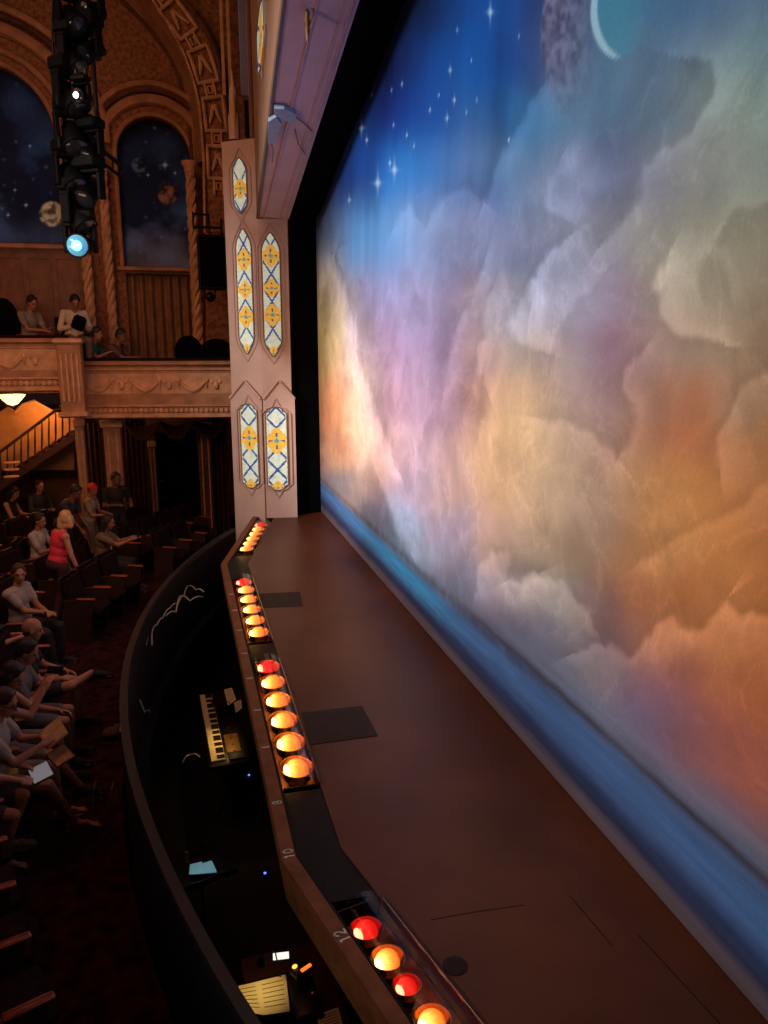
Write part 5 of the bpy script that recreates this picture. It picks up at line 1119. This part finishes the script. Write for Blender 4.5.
    r['_'] = 0; del r['_']
    info = dict(obj=r, base=base, yaw=yaw, hand=[Wm@(w+(w-e).normalized()*.09) for w, e in zip(wr, elb)], W=Wm)
    if sit and seat and ypos is None: SEATS.append((base.x-.03, base.y, yaw))
    return info
def held(nm, pos, size, rot, label, cat, mk, face=None):
    r = empty(nm, tuple(pos), 0, label, cat); r.rotation_euler = rot
    MB().box((0, 0, 0), size, bev=min(size)*.3).build('casing' if face else 'cover', M[mk], r)
    if face: MB().box((0, 0, size[2]/2+.0015), (size[0]*.88, size[1]*.88, .003)).build('screen' if 'screen' in face or face == 'pscreen' else 'printed_page', M[face], r)
    return r
M['pscreen'] = mat('dim_phone_screen', (.5, .6, .65), .2, emit=.16, ecol=(.5, .62, .7)); M['cover'] = mat('programme_cover', (.45, .22, .08), .6, nscale=12, namt=.5); M['cream'] = mat('cream_page', (.6, .42, .22), .7, nscale=14, namt=.3)
M['yellowfab'] = mat('yellow_bag_fabric', (.45, .33, .06), .8, nscale=20, namt=.3)
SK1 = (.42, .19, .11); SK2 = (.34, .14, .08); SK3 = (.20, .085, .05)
PPL = {}
S = PPL
# front row, near
S['tab'] = person('woman at the left edge in a patterned top, bare crossed leg, tablet on her lap', (-30, 726), yaw=-.08, lean=.14, hyaw=-.2, hpitch=.45, hands=[(.52, -.04, .70), (.50, .17, .70)], feet=[(.30, -.12, .08), (.30, .12, .08)], skin=SK1, top=('grey_patterned_cloth', (.16, .14, .17)), bottom=('plum_skirt', (.06, .03, .05)), leg='short', hair=('dark', 'bob'), bare=True, shoes=('tan_sandal', (.25, .12, .06)), vox=.008, group=None)
S['prog'] = person('woman with glasses and grey shorts reading an open programme in the front row', (4, 703), yaw=-.02, lean=.14, hyaw=-.15, hpitch=.35, hands=[(.44, -.10, .84), (.42, .12, .80)], feet=[(.62, -.06, .08), (.48, .14, .08)], skin=SK1, top=('pale_grey_cloth', (.30, .26, .24)), bottom=('grey_shorts', (.20, .17, .15)), leg='short', hair=('brown', 'bun'), glasses=True, bare=True, shoes=('tan_sandal', (.25, .12, .06)), vox=.008)
S['elb'] = person('dark haired person in a sleeveless top resting head on hand in the front row', (12, 676), yaw=.0, lean=.12, hyaw=-.3, hpitch=.55, hands=[(.40, .02, 1.02), (.48, .16, .74)], feet=[(.66, -.12, .08), (.52, .15, .08)], skin=SK1, top=('dark_cloth', (.03, .025, .03)), sleeve='none', bottom=('grey_shorts', (.20, .17, .15)), leg='short', hair=('dark', 'bob'), vox=.008)
S['phone'] = person('person in a grey blouse looking down at a phone held up in both hands', (27, 652), yaw=-.05, lean=.12, hyaw=-.1, hpitch=.4, hands=[(.30, -.05, .90), (.31, .06, .88)], feet=[(.46, -.10, .08), (.44, .12, .08)], skin=SK1, top=('grey_blouse', (.14, .12, .12)), bottom=('grey_blue_shorts', (.13, .12, .13)), leg='short', hair=('dark', 'short'), vox=.008)
S['bald'] = person('bald man in dark shirt with bare legs crossed beyond the phone reader', (32, 630), yaw=.05, lean=.05, hyaw=.1, hpitch=.2, hands=[(.36, -.1, .68), (.36, .12, .68)], feet=[(.62, .16, .60), (.46, .14, .08)], knees=[(.6, -1, .3), (.9, .12, .75)], skin=SK1, top=('black_cloth', (.015, .012, .014)), bottom=('black_shorts', (.03, .025, .03)), leg='short', hair=('dark', 'bald'), vox=.009)
# middle
S['grey'] = person('woman in a grey v-neck t-shirt turned towards the camera, arms folded on lap', (19, 574), yaw=-.45, lean=-.02, side=.0, hyaw=-.75, hpitch=.05, hands=[(.34, .04, .70), (.36, .02, .74)], skin=SK1, top=('light_grey_tshirt', (.34, .28, .24)), bottom=('black_trousers', (.015, .013, .015)), hair=('brown', 'short'), vox=.009)
S['pink'] = person('standing blond woman in a bright pink sleeveless top leaning on a seat', (66, 519), sit=False, yaw=.5, lean=.22, hyaw=.9, hpitch=.1, hands=[(.22, -.30, .74), (.20, .24, .86)], skin=(.50, .24, .15), top=('pink_top', (.75, .045, .09)), sleeve='none', bottom=('dark_plum_trousers', (.07, .02, .03)), hair=('blond', 'bob'), vox=.009, curl=.6)
S['check'] = person('man in a pale checked shirt seated behind the woman in pink', (40, 521), yaw=-.3, lean=.03, hyaw=-.2, hpitch=.1, hands=[(.33, -.05, .76), (.34, .10, .74)], skin=SK2, top=('pale_checked_cloth', (.42, .36, .34)), bottom=('black_trousers', (.015, .013, .015)), hair=('dark', 'short'), vox=.009)
S['khaki'] = person('long dark haired woman in khaki holding a phone out at arms length', (108, 522), yaw=-.1, lean=.12, hyaw=-.2, hpitch=.25, hands=[(.52, -.08, .92), (.48, .03, .92)], skin=SK2, top=('khaki_cloth', (.17, .11, .06)), bottom=('black_trousers', (.015, .013, .015)), hair=('dark', 'long'), vox=.009)
S['red'] = person('woman with a red headscarf and tan shirt behind the khaki phone holder', (93, 490), sit=False, yaw=-.3, lean=.1, hyaw=-.5, hpitch=.2, hands=[(.36, -.05, 1.08), (.35, .12, 1.08)], skin=SK2, top=('tan_shirt', (.36, .25, .17)), bottom=('tan_trousers', (.16, .11, .08)), hair=('dark', 'short'), hat=('bandana', ('red_cloth', (.62, .03, .025))), vox=.011, scale=.92)
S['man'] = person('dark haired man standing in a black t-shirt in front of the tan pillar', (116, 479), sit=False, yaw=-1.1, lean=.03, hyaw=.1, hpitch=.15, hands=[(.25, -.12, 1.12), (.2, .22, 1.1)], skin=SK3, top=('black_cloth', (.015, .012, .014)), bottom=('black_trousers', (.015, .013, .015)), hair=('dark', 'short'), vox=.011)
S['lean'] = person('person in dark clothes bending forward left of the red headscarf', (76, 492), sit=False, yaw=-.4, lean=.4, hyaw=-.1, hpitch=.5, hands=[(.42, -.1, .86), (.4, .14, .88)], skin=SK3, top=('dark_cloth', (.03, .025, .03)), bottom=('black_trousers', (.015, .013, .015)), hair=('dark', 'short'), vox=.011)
S['strip'] = person('person in a dark top seated in front of the staircase', (40, 486), yaw=-.9, lean=.05, hyaw=.0, hpitch=.1, hands=[(.32, -.12, .75), (.32, .12, .75)], skin=SK1, top=('dark_cloth', (.03, .025, .03)), bottom=('black_trousers', (.015, .013, .015)), hair=('brown', 'bun'), vox=.011, sleeve='long')
S['arm'] = person('dark haired woman, bare arm, holding a programme at the left edge by the stairs', (14, 493), yaw=-.2, lean=.15, hyaw=-.2, hpitch=.4, hands=[(.40, -.12, .72), (.40, .1, .74)], skin=SK1, top=('black_cloth', (.015, .012, .014)), sleeve='none', bottom=('black_trousers', (.015, .013, .015)), hair=('dark', 'long'), vox=.011)
S['edge'] = person('person at the left edge holding a bright phone beside the woman in grey', (-10, 606), yaw=-.1, lean=.12, hyaw=-.1, hpitch=.4, hands=[(.45, -.02, .82), (.40, .12, .80)], skin=SK1, top=('dark_cloth', (.03, .025, .03)), bottom=('black_trousers', (.015, .013, .015)), hair=('dark', 'short'), vox=.011)
# people in the boxes
S['bA'] = person('man in a grey shirt looking down at a phone in the upper box', (32, 303), yaw=-.75, lean=.15, hyaw=-.1, hpitch=.45, hands=[(.40, -.02, .72), (.38, .10, .72)], skin=SK2, top=('dim_grey_shirt', (.22, .16, .13)), bottom=('black_trousers', (.015, .013, .015)), hair=('dark', 'short'), vox=.011, ypos=15.4, seat=False)
S['bB'] = person('person in a white shirt bent over a black bag in the upper box', (75, 302), yaw=-1.2, lean=.3, hyaw=-.1, hpitch=.6, hands=[(.34, -.12, .74), (.34, .12, .72)], skin=SK2, top=('white_shirt', (.62, .50, .38)), bottom=('tan_trousers', (.16, .11, .08)), hair=('dark', 'short'), vox=.011, ypos=15.4, seat=False, sleeve='long')
S['bC'] = person('person in a green patterned shirt leaning on the lower box parapet', (97, 334), yaw=-.45, lean=.3, hyaw=.1, hpitch=.2, hands=[(.5, -.05, .86), (.5, .10, .86)], skin=SK2, top=('green_patterned_cloth', (.04, .13, .09)), bottom=('black_trousers', (.015, .013, .015)), hair=('dark', 'short'), vox=.011, ypos=15.6, seat=False)
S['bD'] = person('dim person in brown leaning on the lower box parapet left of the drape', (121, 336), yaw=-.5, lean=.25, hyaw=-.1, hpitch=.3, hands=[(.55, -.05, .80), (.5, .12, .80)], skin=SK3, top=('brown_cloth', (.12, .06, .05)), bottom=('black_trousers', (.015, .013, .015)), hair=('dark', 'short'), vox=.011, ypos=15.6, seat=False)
for k in ('bA', 'bB', 'bC', 'bD'):
    q = S[k]; c = dup(seat0); c.location = (q['base'].x-.03*math.cos(q['yaw']), q['base'].y-.03*math.sin(q['yaw']), q['base'].z); c.rotation_euler = (0, 0, q['yaw'])
    tag(c, {'bA': 'box seat under the man in grey looking at a phone', 'bB': 'box seat under the person in the white shirt', 'bC': 'box seat under the person in green', 'bD': 'box seat under the dim person in brown'}[k], 'theatre seat', 'seats in the boxes')
def mid(k): return (S[k]['hand'][0]+S[k]['hand'][1])/2
held('programme', mid('prog')+Vector((0, 0, .03)), (.20, .27, .008), (.2, -.55, .3), 'open cream programme held by the woman in glasses', 'programme', 'cover', 'cream')
held('programme', mid('prog')+Vector((.06, -.12, -.12)), (.17, .24, .008), (.1, -.3, .5), 'dark covered programme resting on the lap of the woman in glasses', 'programme', 'draped', 'cover')
held('tablet', mid('tab')+Vector((.04, 0, .03)), (.17, .25, .010), (.05, -.25, .35), 'tablet with a dim white screen on the lap of the near woman', 'tablet', 'darkplastic', 'pscreen')
held('phone', mid('phone')+Vector((.03, 0, .04)), (.075, .15, .009), (.2, -.9, 1.3), 'phone held up in both hands by the person in the grey blouse', 'phone', 'darkplastic', 'lensoff')
held('phone', mid('khaki')+Vector((.03, 0, .03)), (.075, .15, .009), (.2, -.9, .2), 'phone held out by the woman in khaki', 'phone', 'darkplastic', 'lensoff')
held('phone', mid('edge')+Vector((.03, 0, .03)), (.14, .075, .009), (.3, -.3, .4), 'bright phone held at the left edge beside the woman in grey', 'phone', 'darkplastic', 'screen')
held('programme', mid('arm')+Vector((.02, 0, .02)), (.15, .22, .006), (.1, -.4, .5), 'programme in the hands of the bare armed woman by the stairs', 'programme', 'cover', 'cream')
held('phone', mid('bA')+Vector((.02, 0, .03)), (.12, .07, .009), (.2, -.2, -.7), 'phone in the hands of the man in the upper box', 'phone', 'darkplastic', 'pscreen')
p = mid('bB'); o = MB().box((p.x, p.y-.02, p.z+.06), (.22, .14, .26), Matrix.Rotation(.4, 3, 'Y'), bev=.04).build('black_bag', M['black']); tag(o, 'black bag on the lap of the person in the white shirt', 'bag')
p = onz(2, 778, -.55); yb_ = empty('shoulder_bag', tuple(p), 0, 'yellow green bag beside the woman with the tablet at the left edge', 'bag'); MB().box((0, 0, .0), (.24, .14, .2), bev=.05).build('pouch', M['yellowfab'], yb_); MB().tube([(-.09, 0, .09), (-.05, .0, .22), (.05, 0, .22), (.09, 0, .09)], .01, 6).build('strap', M['blackmetal'], yb_)
for (u, v, lb) in ((77, 690, 'small pinkish bundle on the aisle floor beyond the grey shorts'),):
    p = onz(112, 738, -1.1); m = MB(); m.ell((p.x, p.y, -1.04), (.10, .09, .06)); m.ell((p.x+.06, p.y+.05, -1.03), (.06, .05, .06)); tag(m.build('cloth_bundle', pmat('dusty_pink_cloth', (.10, .04, .03))), 'small dusty pink bundle on the aisle carpet by the pit wall', 'bundle')
for k, (u, v) in enumerate(((92, 795), (110, 795))):
    p = onz(u, v, -.95); m = MB(); m.tube([(p.x, p.y, -1.08), (p.x+.01, p.y, -.92), (p.x+.04, p.y+.03, -.84), (p.x+.07, p.y+.05, -.92), (p.x+.08, p.y+.05, -1.08)], .006, 6)
    tag(m.build('bag_handle', M['cable']), ['pale curved bag handle by the sandalled foot, nearer the seats', 'pale curved bag handle by the sandalled foot, nearer the pit'][k], 'bag handle', 'pale bag handles in the aisle')

# ---------------------------------------------------------------- seat rows
def place_seat(x, y, yaw, label, grp):
    global seat_used
    o = dup(seat0) if True else seat0; o.location = (x, y, FZ); o.rotation_euler = (0, 0, yaw); tag(o, label, 'theatre seat', grp); return o
used_xy = []
names = {}
for (x, y, a) in SEATS: used_xy.append((x, y))
keys = {id(v): k for k, v in S.items()}
DESC = {'tab': 'seat under the woman with the tablet', 'prog': 'seat under the woman in glasses reading a programme', 'elb': 'seat under the person resting head on hand', 'phone': 'seat under the person in the grey blouse', 'bald': 'seat under the bald man', 'grey': 'seat under the woman in the grey t-shirt', 'check': 'seat under the man in the checked shirt', 'khaki': 'seat under the woman in khaki', 'strip': 'seat under the person by the staircase in a dark top', 'arm': 'seat under the bare armed woman by the stairs', 'edge': 'seat under the person with the bright phone at the left edge'}
for k, q in S.items():
    if k in DESC: place_seat(q['base'].x-.03*math.cos(q['yaw']), q['base'].y-.03*math.sin(q['yaw']), q['yaw']*.3, 'dark red '+DESC[k], 'occupied theatre seats')
stands = [(S[k]['base'].x, S[k]['base'].y) for k in ('pink', 'red', 'man', 'lean')]
rown = ['front row', 'second row', 'third row', 'fourth row', 'fifth row']
for k in range(5):
    y = 2.6; cnt = 0
    while y < 17.3:
        x = rowx(k, y); dxdy = .1*(y-8); a = math.atan(-dxdy) if abs(y-8) < 6 else math.atan(-dxdy)
        step = .56/math.sqrt(1+dxdy**2)
        p = Vector((x, y, FZ+.6)); u, v = proj(p); ok = -25 < u < 236 and v < 1080 and x < railx(y)-.75 and y-CAM.y > 2
        if x > .35: ok = False
        if y > 13.4 and x > -.1: ok = ok and y > 14.2
        if any(math.hypot(x-q[0], y-q[1]) < .54 for q in used_xy) or any(math.hypot(x-q[0], y-q[1]) < .42 for q in stands) or any(math.hypot(x-S[n_]['base'].x-.25, y-S[n_]['base'].y) < .85 for n_ in ('grey', 'check', 'khaki')): ok = False
        # keep pillars and staircase clear
        if any(abs(x-o_.location.x) < .45 and abs(y-o_.location.y) < .5 for o_ in C.objects if o_.name.startswith(('pillar', 'staircase'))): ok = False
        if y > 15.9: ok = False
        if ok:
            cnt += 1; zone = 'in the near foreground' if y < 6 else ('by the pit rail bend' if y < 9 else ('around the woman in pink' if y < 12.5 else 'towards the boxes'))
            place_seat(x, y, a, 'empty dark red theatre seat, %s, %s' % (rown[k], zone), 'empty seats, %s, %s' % (rown[k], zone)); used_xy.append((x, y))
        y += step
def rm(o):
    for c in list(o.children): rm(c)
    bpy.data.objects.remove(o)
rm(seat0)
# ================================================================ LIGHT AND CAMERA
def spot(name, loc_, tgt, e, col, size, blend=.5, soft=.3):
    l = bpy.data.lights.new(name, 'SPOT'); l.energy = e; l.color = col; l.spot_size = size; l.spot_blend = blend; l.shadow_soft_size = soft
    o = bpy.data.objects.new(name, l); o.location = loc_; o.rotation_euler = (Vector(tgt)-Vector(loc_)).to_track_quat('-Z', 'Y').to_euler(); C.objects.link(o); return o
def area(name, loc_, tgt, e, col, sx, sy, spread=PI):
    l = bpy.data.lights.new(name, 'AREA'); l.shape = 'RECTANGLE'; l.size = sx; l.size_y = sy; l.energy = e; l.color = col; l.spread = spread
    o = bpy.data.objects.new(name, l); o.location = loc_; o.rotation_euler = (Vector(tgt)-Vector(loc_)).to_track_quat('-Z', 'Y').to_euler(); C.objects.link(o); return o
for k, (yt, zt_, e, yl, cs) in enumerate([(2.5, 3.2, 3900, 4.4, .62), (5.5, 3.2, 3600, 6.2, .62), (8.5, 3.0, 4700, 3.0, .56), (11.3, 2.6, 6800, .3, .46)]):
    spot('front_of_house_spot', (-12, yl, 9.0), (CX, yt, zt_), e, (1, .97, .93), cs, .8, .7)
spot('curtain_special', (-11, .3, 8.8), (CX, 11.6, 1.6), 15000, (1, .95, .95), .22, .95, .2)
# warm house lights towards the boxes and arches
area('box_wash', (-2.0, 11.5, 9.5), (-1.5, 17, 5.5), 37, (1, .46, .22), 3, 1.5)
area('balcony_wash', (-3.0, 9.5, 3.6), (-1.5, 15, 2.3), 48, (1, .48, .22), 2.5, .6)
area('audience_wash', (-3.5, 9, 8.5), (-1.5, 10, -1), 85, (1, .34, .17), 4, 3)
area('stage_wash', (.2, 7.2, 9.3), (1.2, 7.2, 0), 26, (1, .40, .26), 1.0, 8)
l = bpy.data.lights.new('lobby_light', 'POINT'); l.energy = 30; l.color = (1, .45, .15); l.shadow_soft_size = .15; o = bpy.data.objects.new('lobby_light', l); o.location = (lamp.location.x, 15.6, lamp.location.z-.12); C.objects.link(o)
l = bpy.data.lights.new('lobby_light', 'POINT'); l.energy = 19; l.color = (1, .42, .13); l.shadow_soft_size = .15; o = bpy.data.objects.new('lobby_light', l); o.location = (W(40, 400, 17).x, 17.1, 1.55); C.objects.link(o)  # unseen light added behind the stairs to brighten the lobby wall
area('portal_wash', (-1.5, 7.0, 4.2), (1.4, 13.4, 3.2), 34, (1, .57, .43), .8, .8)
w = bpy.data.worlds.new('World'); bpy.context.scene.world = w; w.use_nodes = True; w.node_tree.nodes['Background'].inputs[0].default_value = (.02, .009, .008, 1); w.node_tree.nodes['Background'].inputs[1].default_value = .5
cd = bpy.data.cameras.new('camera'); cd.sensor_fit = 'HORIZONTAL'; cd.sensor_width = 36; cd.lens = 36*F/768; cd.clip_start = .05; cd.clip_end = 100
co = bpy.data.objects.new('camera', cd); co.location = CAM; R = Matrix((rt, upv, -fw)).transposed(); co.rotation_euler = R.to_euler(); C.objects.link(co)
sc = bpy.context.scene; sc.camera = co
sc.view_settings.view_transform = 'Standard'; sc.view_settings.look = 'None'; sc.view_settings.exposure = 0; sc.view_settings.gamma = 1; sc.view_settings.use_curve_mapping = False
